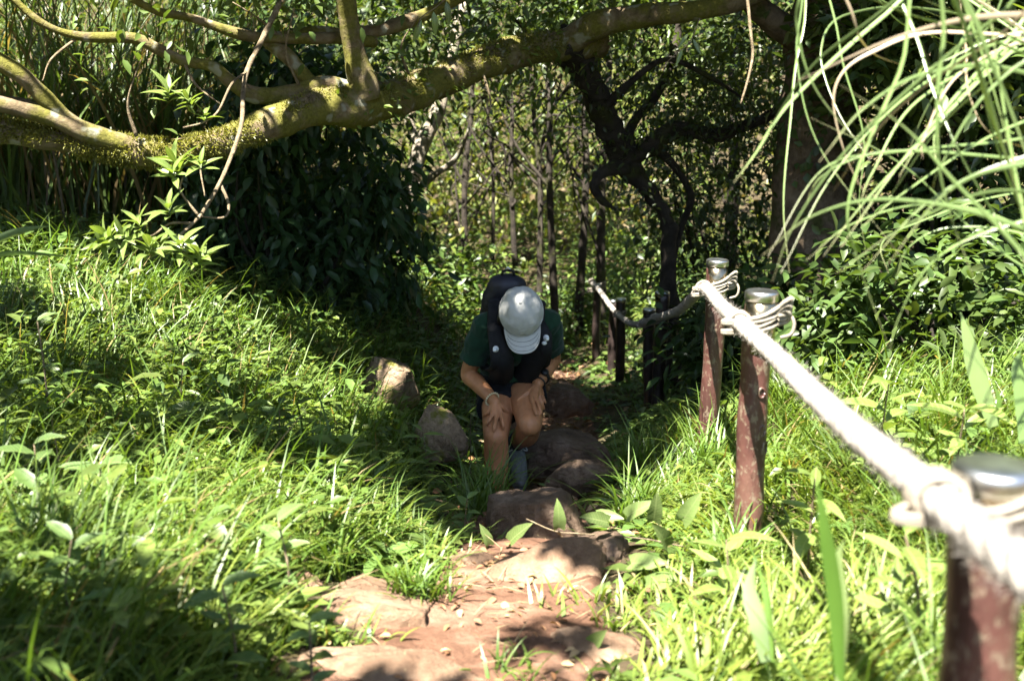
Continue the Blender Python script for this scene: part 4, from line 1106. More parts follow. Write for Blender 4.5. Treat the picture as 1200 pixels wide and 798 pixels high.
def whorl(parent, c, n, size, axis=(0, -.3, .8), open_=.95):
    ax = unit(np.array(axis, float) + r_.normal(0, .25, 3)); u = unit(np.cross(ax, [1, .2, .1])); v = np.cross(ax, u); a0 = r_.uniform(0, 6)
    for k in range(n):
        a = a0 + k * 2.4
        op = open_ * (1.15 if k < n * .6 else .6)
        d = ax * math.cos(op) + (u * math.cos(a) + v * math.sin(a)) * math.sin(op)
        put_leaf('leaf', LM[k % 3], parent, c + ax * .004 * k, d, ax + d * -.2, size * r_.uniform(.7, 1.15))
for x, y, d, n, s in [(198, 120, 4.05, 8, .10), (226, 126, 4.0, 6, .09), (240, 143, 4.0, 4, .07), (214, 203, 3.85, 9, .11), (205, 210, 3.83, 6, .09), (235, 200, 3.86, 5, .09), (199, 255, 3.8, 7, .10), (135, 284, 3.72, 8, .105),
                      (152, 280, 3.74, 6, .09), (177, 302, 3.74, 8, .10), (190, 300, 3.76, 6, .09), (214, 299, 3.74, 8, .10), (228, 317, 3.7, 7, .095), (238, 308, 3.72, 7, .10), (120, 290, 3.74, 6, .09), (165, 270, 3.76, 5, .08)]:
    whorl(tw, P(x, y, d), n + 3, s * .88)
# small twig at the top with serrated leaves
t2 = thing('drooping_twig', 'short pale twig with two pointed leaves at the top edge of the picture', 'twig', P(520, 5, 4.6))
twig(t2, [(535, -12, 4.6), (512, 8, 4.6), (495, 20, 4.58), (489, 32, 4.57)], .003, .002)
for x, y, dx, dz in [(523, 2, .15, -.9), (508, 14, .12, -.95), (494, 24, -.3, -.8)]:
    put_leaf('leaf', LM[1], t2, P(x, y, 4.58), (dx, -.2, dz), (0.2, -1, .2), .095)
t3 = thing('bare_twig', 'thin bare twig dangling in front of the dark branches upper right', 'twig', P(875, 0, 3.6))
twig(t3, [(874, -20, 3.6), (880, 40, 3.55), (882, 65, 3.55), (876, 95, 3.5), (868, 122, 3.5)], .005, .003)
t4 = thing('pale_twig', 'fine pale twig with withered leaves over the gnarled trunk', 'twig', P(818, 25, 4.4))
twig(t4, [(820, 22, 4.4), (808, 50, 4.4), (790, 65, 4.38), (773, 82, 4.36)], .0025, .0015)
for x, y, dx in [(812, 46, .4), (800, 58, -.3), (806, 40, -.5)]:
    put_leaf('leaf', LM[0], t4, P(x, y, 4.4), (dx, -.2, -.7), (0, -1, .3), .07)
#MORE3

# ------------------------------------------------------------------ other trees
def tree(name, label, pts, rs, mat, crown_bag=None, branches=(), ivy=0, seed=0, crown_mat='leaf', group='trees around the trail', sides=14):
    base = np.array(pts[0]); base[2] = gz(base[0], base[1])
    pts = [base - np.array([0, 0, .2])] + [np.array(p) for p in pts[1:]]
    t = thing(name, label, 'tree', base, group)
    o, p, r = limb('trunk', t, pts, rs, mat, .2, sides, 10, seed)
    for q, (bp_, br) in enumerate(branches):
        limb('branch', t, bp_, br, mat, .2, 9, 7, seed + 30 + q)
    if ivy:
        rr = np.random.default_rng(seed + 5); i = rr.integers(0, len(p), ivy); tt, U, W = frames(p); a = rr.uniform(0, 6.283, ivy)
        nr = U[i] * np.cos(a)[:, None] + W[i] * np.sin(a)[:, None]
        q = p[i] + nr * (r[i] * 1.05 + rr.uniform(0, .06, ivy))[:, None]
        k = fbm(q[:, 0] * 3, q[:, 1] * 3, q[:, 2] * 3) > .47
        q, nr = q[k], nr[k]; m = len(q); bag = Bag()
        leafbag(bag, q, unit(nr * .4 + rr.normal(0, .5, (m, 3)) + np.array([0, 0, -.8])), nr, rr.uniform(.04, .09, m), rr.uniform(.03, .055, m), greens(m, (.05, .09, .025), .3, .2, rr))
        o = obj('ivy', bag.mesh('ivy', M['leaf']), t); o['kind'] = 'stuff'
    if crown_bag is not None:
        o = obj('crown', crown_bag.mesh('crown', M[crown_mat]), t); o['kind'] = 'stuff'
    return t
def clumps(n, centre, rad, seed, L=.09, base=(.05, .09, .022), per=12, spread=.16, yellow=.25, detail=1, droop=.3):
    """leaf clumps through an ellipsoid volume, denser near its surface, hanging a little"""
    r = np.random.default_rng(seed); m = max(1, n // per)
    v = unit(r.normal(0, 1, (m, 3))) * (r.uniform(.25, 1, (m, 1)) ** .5)
    c = np.array(centre) + v * np.array(rad)
    p = np.repeat(c, per, 0) + r.normal(0, spread, (m * per, 3)) * np.array([1, 1, .7])
    k = len(p)
    d = unit(r.normal(0, 1, (k, 3)) * np.array([1, 1, .5]) + np.repeat(v, per, 0) * .5 + np.array([0, 0, -droop]))
    bag = Bag(); cl = np.repeat(greens(m, base, .35, yellow, r), per, 0) * r.uniform(.75, 1.25, (k, 1))
    leafbag(bag, p, d, unit(r.normal(0, .45, (k, 3)) + np.array([0, 0, 1])), L * r.uniform(.6, 1.25, k), L * .42 * r.uniform(.75, 1.2, k), cl, detail=detail)
    return bag
# the stout trunk behind the silvergrass
tree('broad_trunk_tree', 'stout brown tree trunk with creepers behind the arching silvergrass', [P(950, 430, 6.2), P(950, 330, 6.2), P(952, 230, 6.2), P(958, 130, 6.2), P(965, 40, 6.2), P(985, -120, 6.3), P(1010, -400, 6.6)],
     [.27, .23, .21, .20, .19, .17, .1], 'bark', canopy(26000, 1.0, 5.5, 3.6, 9.5, 3.1, 5.2, 9, .12, base=(.045, .08, .02)),
     [([P(960, 60, 6.2), P(900, 20, 6.0), P(850, -40, 5.8), P(780, -160, 5.6)], [.09, .07, .05, .02]), ([P(958, 120, 6.2), P(1030, 60, 6.1), P(1100, -20, 6), P(1200, -160, 5.8)], [.08, .06, .05, .02])], 900, 2, sides=20)
# pale leaning trunk in the middle distance
tree('pale_leaning_tree', 'slim pale trunk leaning right behind the mossy limb', [P(462, 330, 10.5), P(470, 270, 10.5), P(482, 215, 10.5), P(496, 165, 10.5), P(515, 125, 10.6), P(530, 60, 10.8), P(560, -60, 11)],
     [.10, .085, .08, .075, .07, .06, .03], 'palebark', canopy(48000, -6.5, 5.5, 7.5, 20, 2.2, 5.2, 21, .17),  # wide crown added over the background to shade it
     [([P(492, 175, 10.5), P(478, 140, 10.6), P(470, 100, 10.8), P(440, 60, 11)], [.05, .04, .03, .01]), ([P(478, 230, 10.5), P(510, 205, 10.3), P(535, 185, 10.2), P(550, 150, 10)], [.04, .032, .025, .01])], 0, 3)
# slim dark stems round the bend of the trail
STEMS = [(610, 330, 11.5, 596, .035, 'slender dark stem behind the hiker, first left of the trail bend'), (632, 320, 12, 622, .04, 'straight dark sapling directly above the hiker\'s cap'),
         (655, 330, 11.0, 640, .045, 'dark sapling leaning left between cap and rope end'), (676, 325, 11.5, 690, .05, 'thicker dark trunk leaning right beside the rope end'), (706, 330, 11.2, 716, .055, 'dark trunk standing behind the last rope post'),
         (575, 305, 13, 570, .03, 'thin upright stem above the backpack in the bright undergrowth'), (545, 300, 14, 556, .05, 'distant grey stem between the pale trunk and the backpack'), (850, 300, 9.5, 862, .07, 'dark shaded trunk between the brown post and the stout trunk')]
_fb = np.random.default_rng(303)
for k, (x, y, d, x2, r0_, lb) in enumerate(STEMS):
    top = P(x2, 40, d + .4); b0 = P(x, y, d); mid1 = P(x * .6 + x2 * .4 + (5 if k % 2 else -5), 220, d + .1); mid2 = P(x * .3 + x2 * .7, 130, d + .2)
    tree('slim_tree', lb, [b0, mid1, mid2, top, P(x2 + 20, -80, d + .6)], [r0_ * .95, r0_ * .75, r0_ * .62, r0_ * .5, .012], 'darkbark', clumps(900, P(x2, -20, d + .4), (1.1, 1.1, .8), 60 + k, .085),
         [(lambda q0, e0: ([q0, q0 * .6 + e0 * .4 + _fb.normal(0, .12, 3), q0 * .25 + e0 * .75 + _fb.normal(0, .12, 3), e0], [.014, .010, .007, .003]))(mid1 + (top - mid1) * _fb.uniform(-.4, .9), mid1 + (top - mid1) * _fb.uniform(0, 1.1) + _fb.normal(0, .55, 3)) for _ in range(7)] +
         [([mid2, P(x2 + 40, 80, d), P(x2 + 70, 20, d)], [r0_ * .4, r0_ * .3, .006]), ([mid1, P(x2 - 35, 170, d + .2), P(x2 - 60, 110, d + .3)], [r0_ * .4, r0_ * .3, .006])], 0, 70 + k)
# shade tree standing left of the picture
sh = tree('shade_tree', 'brown trunk outside the picture on the grassy bank, its crown shading the left bank', [np.array([-4.6, 3.6, 0]), np.array([-4.5, 3.5, 2.4]), np.array([-4.1, 3.3, 3.8]), np.array([-3.4, 3.0, 5.2])],
     [.2, .16, .13, .05], 'bark', canopy(50000, -5.5, -.6, -1.0, 5.0, 3.6, 5.6, 12, .125), [([np.array([-4.5, 3.5, 2.6]), np.array([-3.2, 2.6, 3.9]), np.array([-1.8, 1.8, 4.6])], [.09, .06, .02])], 0, 4)

# ------------------------------------------------------------------ shrubs; shaded ones have shade put into darker leaf colours, sunlit ones are yellower
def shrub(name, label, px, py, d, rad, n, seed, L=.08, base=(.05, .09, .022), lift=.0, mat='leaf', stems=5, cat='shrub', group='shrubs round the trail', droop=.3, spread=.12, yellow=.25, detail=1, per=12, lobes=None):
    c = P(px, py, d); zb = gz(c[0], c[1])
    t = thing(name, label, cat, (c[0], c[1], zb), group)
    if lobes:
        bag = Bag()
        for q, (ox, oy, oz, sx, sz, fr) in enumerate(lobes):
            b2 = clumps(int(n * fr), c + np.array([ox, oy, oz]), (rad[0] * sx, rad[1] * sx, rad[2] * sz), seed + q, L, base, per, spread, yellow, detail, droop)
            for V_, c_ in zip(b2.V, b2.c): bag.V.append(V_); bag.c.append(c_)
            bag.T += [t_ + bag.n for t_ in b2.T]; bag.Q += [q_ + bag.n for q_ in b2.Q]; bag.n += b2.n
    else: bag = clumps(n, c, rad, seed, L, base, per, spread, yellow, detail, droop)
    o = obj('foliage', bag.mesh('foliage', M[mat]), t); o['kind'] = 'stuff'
    r = np.random.default_rng(seed)
    for k in range(stems):
        a = r.uniform(0, 6.283); e = c + np.array([math.cos(a) * rad[0] * .6, math.sin(a) * rad[1] * .6, rad[2] * r.uniform(-.1, .7)])
        s = np.array([c[0] + r.normal(0, .08), c[1] + r.normal(0, .08), zb - .05])
        m_ = s * .5 + e * .5 + r.normal(0, .07, 3)
        limb('stem', t, [s, m_, e], [.018, .012, .004], 'darkbark', .2, 7, 7, seed + k)
    return t
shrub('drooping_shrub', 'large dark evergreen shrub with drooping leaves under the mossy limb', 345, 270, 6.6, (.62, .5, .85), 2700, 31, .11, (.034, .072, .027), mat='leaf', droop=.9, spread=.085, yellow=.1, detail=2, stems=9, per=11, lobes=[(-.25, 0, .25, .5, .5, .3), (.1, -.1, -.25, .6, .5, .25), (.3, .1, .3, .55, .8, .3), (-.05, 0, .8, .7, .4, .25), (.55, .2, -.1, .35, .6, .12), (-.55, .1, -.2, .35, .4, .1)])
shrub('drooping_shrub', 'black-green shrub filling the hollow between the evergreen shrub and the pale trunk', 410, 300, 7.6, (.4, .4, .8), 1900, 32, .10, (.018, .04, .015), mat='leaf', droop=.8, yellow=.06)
shrub('leafy_shrub', 'low sunlit shrub left of the backpack at the trail bend', 490, 335, 10.0, (.8, .7, .45), 2600, 33, .10, (.07, .13, .03), yellow=.5)
shrub('leafy_shrub', 'bright yellow-green shrub behind the pale leaning trunk', 525, 215, 18.5, (2.2, 1.4, 1.9), 5200, 34, .12, (.08, .13, .03), yellow=.7)
shrub('leafy_shrub', 'sunlit shrub behind the slender stems above the hiker', 622, 200, 19.5, (2.0, 1.4, 2.0), 5200, 35, .12, (.08, .13, .03), yellow=.7)
shrub('leafy_shrub', 'loose shrub with pale leaves behind the gnarled trunk', 722, 190, 17.0, (1.7, 1.2, 1.9), 4400, 36, .11, (.07, .11, .03), yellow=.7)
shrub('leafy_shrub', 'green shrub standing behind the two far posts', 760, 330, 12.2, (.8, .7, .55), 2600, 37, .09, (.07, .13, .03), yellow=.45)
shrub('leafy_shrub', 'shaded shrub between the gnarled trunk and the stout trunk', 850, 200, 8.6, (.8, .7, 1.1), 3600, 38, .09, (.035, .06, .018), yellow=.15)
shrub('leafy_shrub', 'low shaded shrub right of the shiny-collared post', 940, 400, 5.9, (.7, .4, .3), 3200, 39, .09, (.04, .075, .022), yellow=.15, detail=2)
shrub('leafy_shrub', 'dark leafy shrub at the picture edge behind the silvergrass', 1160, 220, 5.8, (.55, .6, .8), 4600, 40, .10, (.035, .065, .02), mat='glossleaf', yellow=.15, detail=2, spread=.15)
shrub('leafy_shrub', 'low broad-leaved shrub under the silvergrass at the right edge', 1110, 370, 5.0, (.75, .55, .35), 2400, 41, .10, (.05, .09, .025), yellow=.25, detail=2)
shrub('leafy_shrub', 'overhanging leafy shrub at the upper right corner', 1110, 40, 5.4, (.6, .6, .5), 3000, 42, .10, (.045, .08, .02), yellow=.35, detail=2)
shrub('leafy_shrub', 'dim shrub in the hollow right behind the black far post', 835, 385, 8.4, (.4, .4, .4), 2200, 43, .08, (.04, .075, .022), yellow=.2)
shrub('leafy_shrub', 'shaded undergrowth shrub between the hiker and the far posts', 672, 370, 12.0, (.4, .5, .3), 1800, 44, .08, (.06, .11, .03), yellow=.35)
shrub('leafy_shrub', 'bushy shrub behind the reeds at the upper left', 130, 120, 11.0, (2.0, 1.2, 1.4), 4200, 45, .11, (.07, .11, .03), yellow=.6)
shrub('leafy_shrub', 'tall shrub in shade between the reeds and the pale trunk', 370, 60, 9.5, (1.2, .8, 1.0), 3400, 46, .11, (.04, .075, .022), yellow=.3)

# ------------------------------------------------------------------ tall reeds behind the left bank
def reed_clump(name, label, x, y, n, H, seed, base=(.07, .12, .035), spread=.3, group='reed clumps behind the bank', w=.016):
    r = np.random.default_rng(seed); z = gz(x, y)
    t = thing(name, label, 'reeds', (x, y, z), group)
    root = np.stack([x + r.normal(0, spread, n), y + r.normal(0, spread * .8, n), np.full(n, z)], 1); root[:, 2] = ground_z(root[:, 0], root[:, 1]) - .03
    az = r.uniform(0, 6.283, n); L = H * r.uniform(.5, 1.1, n)
    V, T, Q, k = blades(root, az, r.uniform(.0, .25, n), r.uniform(.3, 2.3, n), L, w * r.uniform(.6, 1.3, n), 8, r.normal(0, .6, n))
    col = greens(n, base, .3, .35, r); dry = r.random(n) < .3; col[dry] = np.array([.17, .125, .06]) * r.uniform(.6, 1.2, (dry.sum(), 1))
    o = obj('blades', Bag().add(V, T, Q, np.repeat(col, k, 0)).mesh('blades', M['grass']), t); o['kind'] = 'stuff'
    return t
for k, (x, y, n, H, lb) in enumerate([(-3.2, 7.2, 420, 2.1, 'tall reed clump at the left edge below the mossy limb'), (-2.6, 7.6, 420, 2.2, 'tall reed clump behind the forked end of the mossy limb'),
                                      (-2.0, 7.9, 380, 2.0, 'tall dark reed clump beside the evergreen shrub'), (-3.9, 8.4, 420, 2.4, 'sunlit reed clump in the upper left corner'),
                                      (-3.0, 9.0, 420, 2.5, 'pale sunlit reeds rising behind the dark reed clump'), (-2.2, 9.4, 380, 2.4, 'reeds rising above the thin mossy branch'), (-4.4, 7.0, 300, 2.0, 'reeds cut by the left picture edge beside the bank')]):
    reed_clump('reed_clump', lb, x, y, n, H, 100 + k)

# ------------------------------------------------------------------ silvergrass arching in from the right
sg_base = np.array([1.55, 1.75, 0]); sg_base[2] = gz(1.55, 1.75)
sg = thing('silvergrass_clump', 'tall silvergrass with long arching pale blades at the right edge', 'grass', sg_base)
def ribbon(pts, w, n=9, seed=0, tipw=.05):
    p = smooth_path(pts, n); m = len(p); t = np.gradient(p, axis=0); t = unit(t)
    view = unit(p - CAM); s = unit(np.cross(t, view)); 
    r = np.random.default_rng(seed); ph = r.uniform(-.7, .7); ax = np.cross(t, s)
    tw_ = np.linspace(ph, ph + r.uniform(-.8, .8), m)[:, None]
    s = s * np.cos(tw_) + ax * np.sin(tw_); u = np.cross(s, t)
    k = np.linspace(0, 1, m); ww = w * .5 * np.clip(np.minimum(.55 + k * 1.5, 1), 0, 1) * np.clip((1 - k) / .45, tipw, 1) ** .8
    V = np.stack([p - s * ww[:, None] + u * ww[:, None] * .35, p, p + s * ww[:, None] + u * ww[:, None] * .35], 1).reshape(-1, 3)
    i = np.arange(m - 1) * 3
    Q = np.concatenate([np.stack([i, i + 1, i + 4, i + 3], 1), np.stack([i + 1, i + 2, i + 5, i + 4], 1)])
    return V, Q, k
SG = [  # photo polylines from the root side to the tip, distance, width, dry
    ([(1420, 40), (1200, 18), (1070, 38), (935, 95)], 2.0, .017, 1), ([(1250, -150), (1040, 15), (930, 115), (885, 180), (860, 214)], 2.1, .012, 0),
    ([(1210, -150), (1050, 0), (960, 70), (915, 130), (888, 185)], 2.2, .010, 0), ([(960, -150), (941, 0), (935, 75), (962, 175), (1055, 300)], 2.3, .009, 0),
    ([(1070, -120), (1118, 0), (1160, 120), (1205, 275)], 1.9, .014, 0), ([(1090, -120), (1128, 0), (1165, 110), (1215, 300)], 1.95, .012, 0),
    ([(1420, 380), (1200, 268), (1050, 234), (955, 252), (893, 300)], 2.0, .011, 0), ([(1400, 100), (1200, 142), (1060, 225), (985, 290)], 2.1, .010, 0),
    ([(1400, 150), (1200, 185), (1090, 235), (1010, 318)], 2.1, .011, 0), ([(1400, 140), (1180, 165), (1050, 178), (965, 198), (900, 300)], 2.2, .009, 0),
    ([(1140, -100), (1105, 50), (1098, 160), (1110, 240), (1150, 350)], 2.0, .010, 0), ([(1230, -100), (1150, 10), (1110, 90), (1095, 160), (1100, 200)], 2.2, .011, 0),
    ([(985, -90), (1000, 20), (1020, 60), (1060, 78)], 2.4, .008, 1), ([(1150, -60), (1132, 70), (1140, 125), (1165, 160), (1220, 178)], 2.2, .009, 1),
    ([(1400, 90), (1130, 38), (1020, 62), (978, 105), (990, 180), (1025, 248)], 2.4, .009, 1), ([(1350, -60), (1180, 65), (1080, 165), (1010, 240), (965, 300)], 2.1, .011, 0),
    ([(1400, 180), (1200, 192), (1110, 225), (1040, 310)], 1.9, .012, 0), ([(1400, 400), (1200, 268), (1090, 240), (1000, 262), (945, 305)], 2.2, .008, 0),
    ([(1400, 210), (1180, 185), (1040, 178), (965, 205), (940, 250)], 2.3, .008, 0), ([(1330, -80), (1170, 60), (1060, 185), (985, 290)], 2.0, .011, 0),
    ([(1250, -80), (1160, 30), (1090, 120), (1052, 215)], 2.5, .006, 0), ([(990, -80), (940, 40), (925, 150), (918, 240), (925, 320)], 2.5, .008, 0),
    ([(1400, 170), (1180, 55), (1060, 15), (980, -20)], 2.2, .008, 0), ([(1400, 420), (1180, 300), (1060, 195), (950, 138)], 2.3, .008, 0),
    ([(1300, 430), (1200, 300), (1120, 215), (1060, 150), (985, 100)], 1.9, .010, 0), ([(1400, 40), (1230, 60), (1120, 130), (1040, 235), (1000, 290)], 2.0, .009, 0), ([(1120, -100), (1150, 40), (1185, 130), (1230, 260)], 1.85, .012, 0), ([(1400, 520), (1230, 340), (1130, 190), (1080, 50)], 2.0, .009, 0),
    ([(1400, 220), (1210, 255), (1100, 300), (1050, 380), (1040, 455)], 2.1, .009, 0), ([(1330, 520), (1210, 260), (1150, 100), (1110, -60)], 1.8, .013, 0),
    ([(1260, 560), (1210, 310), (1175, 120), (1150, -60)], 2.0, .011, 0), ([(1400, 170), (1200, 85), (1090, 85), (1015, 125), (960, 190)], 1.9, .012, 0),
    ([(1300, -60), (1170, 20), (1060, 110), (985, 185), (930, 265), (905, 330)], 2.05, .010, 0), ([(1400, 60), (1200, 45), (1080, 100), (980, 200), (915, 320)], 2.2, .009, 0),
    ([(1400, 300), (1200, 225), (1080, 255), (980, 320)], 2.0, .010, 0), ([(1060, -80), (1080, 60), (1130, 190), (1215, 330)], 2.1, .010, 0)]
_sgr = np.random.default_rng(17)
for q in range(16):
    pl, d_, w_, dr_ = SG[int(_sgr.integers(0, 30))]
    ox, oy = _sgr.normal(0, 45), _sgr.normal(0, 35); st = _sgr.uniform(.7, 1.05)
    e0 = np.array(pl[0], float); SG.append(([tuple(e0 + (np.array(v) - e0) * (1 - (1 - st) * (i / (len(pl) - 1))) + np.array([ox, oy]) * min(1, i / 2)) for i, v in enumerate(pl)], d_ + _sgr.uniform(-.1, .6), _sgr.uniform(.006, .010), int(_sgr.random() < .12)))
cols = [np.array([.15, .22, .075]), np.array([.36, .29, .2])]
rr_ = np.random.default_rng(5)
for k, (pl, d, w, dryish) in enumerate(SG):
    m = len(pl); pts = [P(x, y, d + (.35 * (1 - i / (m - 1))) * (1 if k % 2 else -.4)) for i, (x, y) in enumerate(pl)]
    root = sg_base + np.array([rr_.normal(0, .12), rr_.normal(0, .12), 0])
    first = np.array(pts[0])
    out_ = np.array([max(first[0], 1.0) + .1, first[1] + .1, max(first[2] + .05, (first[2] + root[2]) / 2)])
    pts = [root, root * .45 + first * .55 + np.array([.30, .05, .10])] + pts
    V, Q, t = ribbon(pts, w * .72, 9, k)
    c0 = cols[dryish] * rr_.uniform(.8, 1.2); tipc = np.array([.36, .27, .19])
    f = np.clip((t - .75) * 3, 0, 1) ** 2
    col = np.repeat(c0[None] * (1 - f[:, None]) + tipc[None] * f[:, None], 3, 0)
    obj('blade', mesh_from('blade', V, Q, M['silver'], col, True), sg)
#MORE4

# ------------------------------------------------------------------ creeping vine and broad-leaved weeds
vine = thing('creeping_vine', 'creeping vine with heart-shaped leaves over the boulder edge', 'vine', P(690, 640, 3.3))
p = smooth_path(PL([(800, 640, 3.05), (760, 632, 3.2), (720, 628, 3.3), (680, 625, 3.38), (650, 622, 3.42), (617, 608, 3.5)]), 8)
obj('stem', Bag().add(*tube(p, .0022, 6)).mesh('stem', M['twig'], True), vine)
for x, y, d, dx, dz, s, nx in [(655, 618, 3.4, .0, 1, .075, .1), (598, 634, 3.42, .5, .7, .085, -.4), (573, 638, 3.45, -.2, 1, .06, .2), (672, 640, 3.3, -.5, -.3, .08, .3), (712, 612, 3.3, -.5, .3, .085, .3), (735, 605, 3.3, .4, .5, .085, -.2),
                               (766, 610, 3.2, .05, 1, .08, 0), (715, 690, 2.95, -.7, -.2, .08, .2), (740, 660, 3.0, .5, .2, .09, 0), (782, 640, 3.05, -.2, .5, .09, .1), (700, 604, 3.35, .7, .1, .07, 0), (757, 688, 2.9, .4, .4, .09, .1), (800, 610, 3.1, .3, .8, .09, 0), (690, 760, 2.55, .2, .5, .07, 0)]:
    p0 = P(x, y, d); put_leaf('leaf', HM[int(x) % 2], vine, p0, (dx, -.35, dz), (nx, -.8, .75), s * 1.15)
def weed(name, label, px, py, d, n, size, H, seed, meshes, lean=(0, 0), spread=1.0, group='broad-leaved weeds'):
    r = np.random.default_rng(seed); tp = P(px, py, d); zb = gz(tp[0], tp[1]); base = np.array([tp[0], tp[1], zb])
    H = max(H, tp[2] - zb)
    t = thing(name, label, 'weed', base, group)
    top = base + np.array([lean[0], lean[1], H])
    pth = smooth_path([base - np.array([0, 0, .03]), base * .5 + top * .5 + r.normal(0, .012, 3), top], 6)
    obj('stem', Bag().add(*tube(pth, np.linspace(.004, .002, len(pth)), 6)).mesh('stem', M['twig'], True), t)
    for k in range(n):
        f = .35 + .65 * k / max(1, n - 1); c = base + (top - base) * f; a = k * 2.4 + seed
        d_ = np.array([math.cos(a) * spread, math.sin(a) * spread, r.uniform(.1, .7)])
        put_leaf('leaf', meshes[k % len(meshes)], t, c, d_, (d_[0] * -.3, d_[1] * -.3 - .3, 1), size * r.uniform(.75, 1.2) * (.72 if meshes is OM else 1))
    return t
WEEDS = [('oval_leaf_weed', 'tall weed with round insect-eaten leaves at the left edge of the bank', 47, 410, 3.6, 6, .10, .4, 1, OM), ('oval_leaf_weed', 'dark oval-leaved weed low at the left picture edge', 40, 520, 2.9, 8, .12, .3, 2, OM),
    ('oval_leaf_weed', 'broad-leaved weed beside the small broken stone', 330, 690, 2.55, 8, .10, .25, 3, OM), ('oval_leaf_weed', 'weed with large pale leaf catching sun in the middle of the left bank', 120, 570, 2.9, 7, .12, .25, 4, OM),
    ('oval_leaf_weed', 'shaded bluish weed half way up the left bank', 215, 435, 4.2, 7, .11, .25, 5, OM), ('oval_leaf_weed', 'leafy weed at the bottom edge left of the lowest rock', 265, 760, 2.2, 9, .10, .25, 6, OM),
    ('oval_leaf_weed', 'round-leaved weed growing from the corner of the trail under the lowest rock', 365, 785, 2.2, 6, .09, .2, 7, OM), ('oval_leaf_weed', 'small bright seedling below the hiker\'s shoe', 640, 563, 4.2, 5, .055, .1, 8, OM),
    ('oval_leaf_weed', 'low weed between the earthy hollow and the boulder', 548, 620, 3.55, 8, .075, .16, 9, OM), ('long_leaf_weed', 'tall yellow-green weed with pointed leaves right of the taut rope', 1040, 470, 3.3, 9, .14, .35, 10, LM),
    ('long_leaf_weed', 'yellow-green pointed weed behind the blurred steel cap', 1130, 485, 3.0, 9, .13, .35, 11, LM), ('long_leaf_weed', 'sunlit weed under the taut rope beside the peeling post', 955, 560, 2.7, 8, .11, .3, 12, LM),
    ('long_leaf_weed', 'leafy weed beneath the blurred knot of the rope', 1060, 640, 2.1, 9, .11, .3, 13, LM), ('long_leaf_weed', 'weed with pale leaves in the grass foot of the peeling post', 850, 660, 2.6, 8, .10, .22, 14, LM),
    ('oval_leaf_weed', 'weed with broad dark leaves on the shaded lower left corner', 90, 700, 2.3, 9, .10, .25, 15, OM), ('oval_leaf_weed', 'weed in light shade just above the grassy hollow', 330, 520, 3.9, 8, .11, .25, 16, OM),
    ('long_leaf_weed', 'slender weed beside the upright stone block', 495, 520, 4.7, 8, .09, .2, 17, LM), ('long_leaf_weed', 'weed leaning out of the black hollow beside the hiker\'s knee', 552, 485, 5.2, 6, .08, .3, 18, LM)]
for nm, lb, x, y, d, n, s, H, sd, ms in WEEDS: weed(nm, lb, x, y, d, n, s, H, sd, ms)
# upright broad blades
def shoot(name, label, pls, group='single broad grass shoots'):
    pts0 = PL(pls[0][0]); base = pts0[0].copy()
    t = thing(name, label, 'grass', base, group)
    for k, (pl, w, c) in enumerate(pls):
        V, Q, tt = ribbon(PL(pl), w, 8, 40 + k)
        obj('blade', mesh_from('blade', V, Q, M['silver'], np.broadcast_to(np.array(c), (len(V), 3)), True), t)
shoot('broad_grass_shoot', 'dark upright grass blade, blurred, in front of the bright grass', [([(985, 800, 1.62), (980, 700, 1.6), (968, 620, 1.58), (957, 562, 1.57)], .024, (.07, .14, .02)), ([(985, 800, 1.62), (990, 720, 1.62), (985, 660, 1.65), (990, 632, 1.68)], .026, (.15, .2, .07))])
shoot('broad_grass_shoot', 'pale broad grass blade low in front of the peeling post', [([(898, 775, 2.0), (890, 730, 2.0), (880, 690, 2.02), (886, 655, 2.05)], .034, (.15, .21, .09)), ([(905, 775, 2.02), (900, 700, 2.06), (888, 660, 2.12)], .02, (.09, .16, .03))])
shoot('broad_grass_shoot', 'wide upright leaf blade above the weeds right of the rope', [([(1165, 500, 3.0), (1150, 450, 3.0), (1138, 405, 3.0), (1126, 366, 3.0)], .05, (.14, .2, .07)), ([(1168, 500, 3.05), (1172, 470, 3.05), (1165, 450, 3.05)], .02, (.09, .16, .03))])
shoot('broad_grass_shoot', 'wide leaf blade at the right picture edge above the steel cap', [([(1200, 520, 2.8), (1200, 470, 2.8), (1194, 430, 2.8), (1196, 412, 2.8)], .04, (.12, .19, .06))])
shoot('broad_grass_shoot', 'long pale blade pointing in from the left edge under the reeds', [([(-60, 310, 3.0), (0, 280, 3.0), (30, 270, 3.0), (58, 265, 3.0)], .022, (.13, .19, .09)), ([(-60, 320, 3.05), (0, 300, 3.05), (40, 298, 3.05), (85, 302, 3.05)], .02, (.09, .15, .07))])
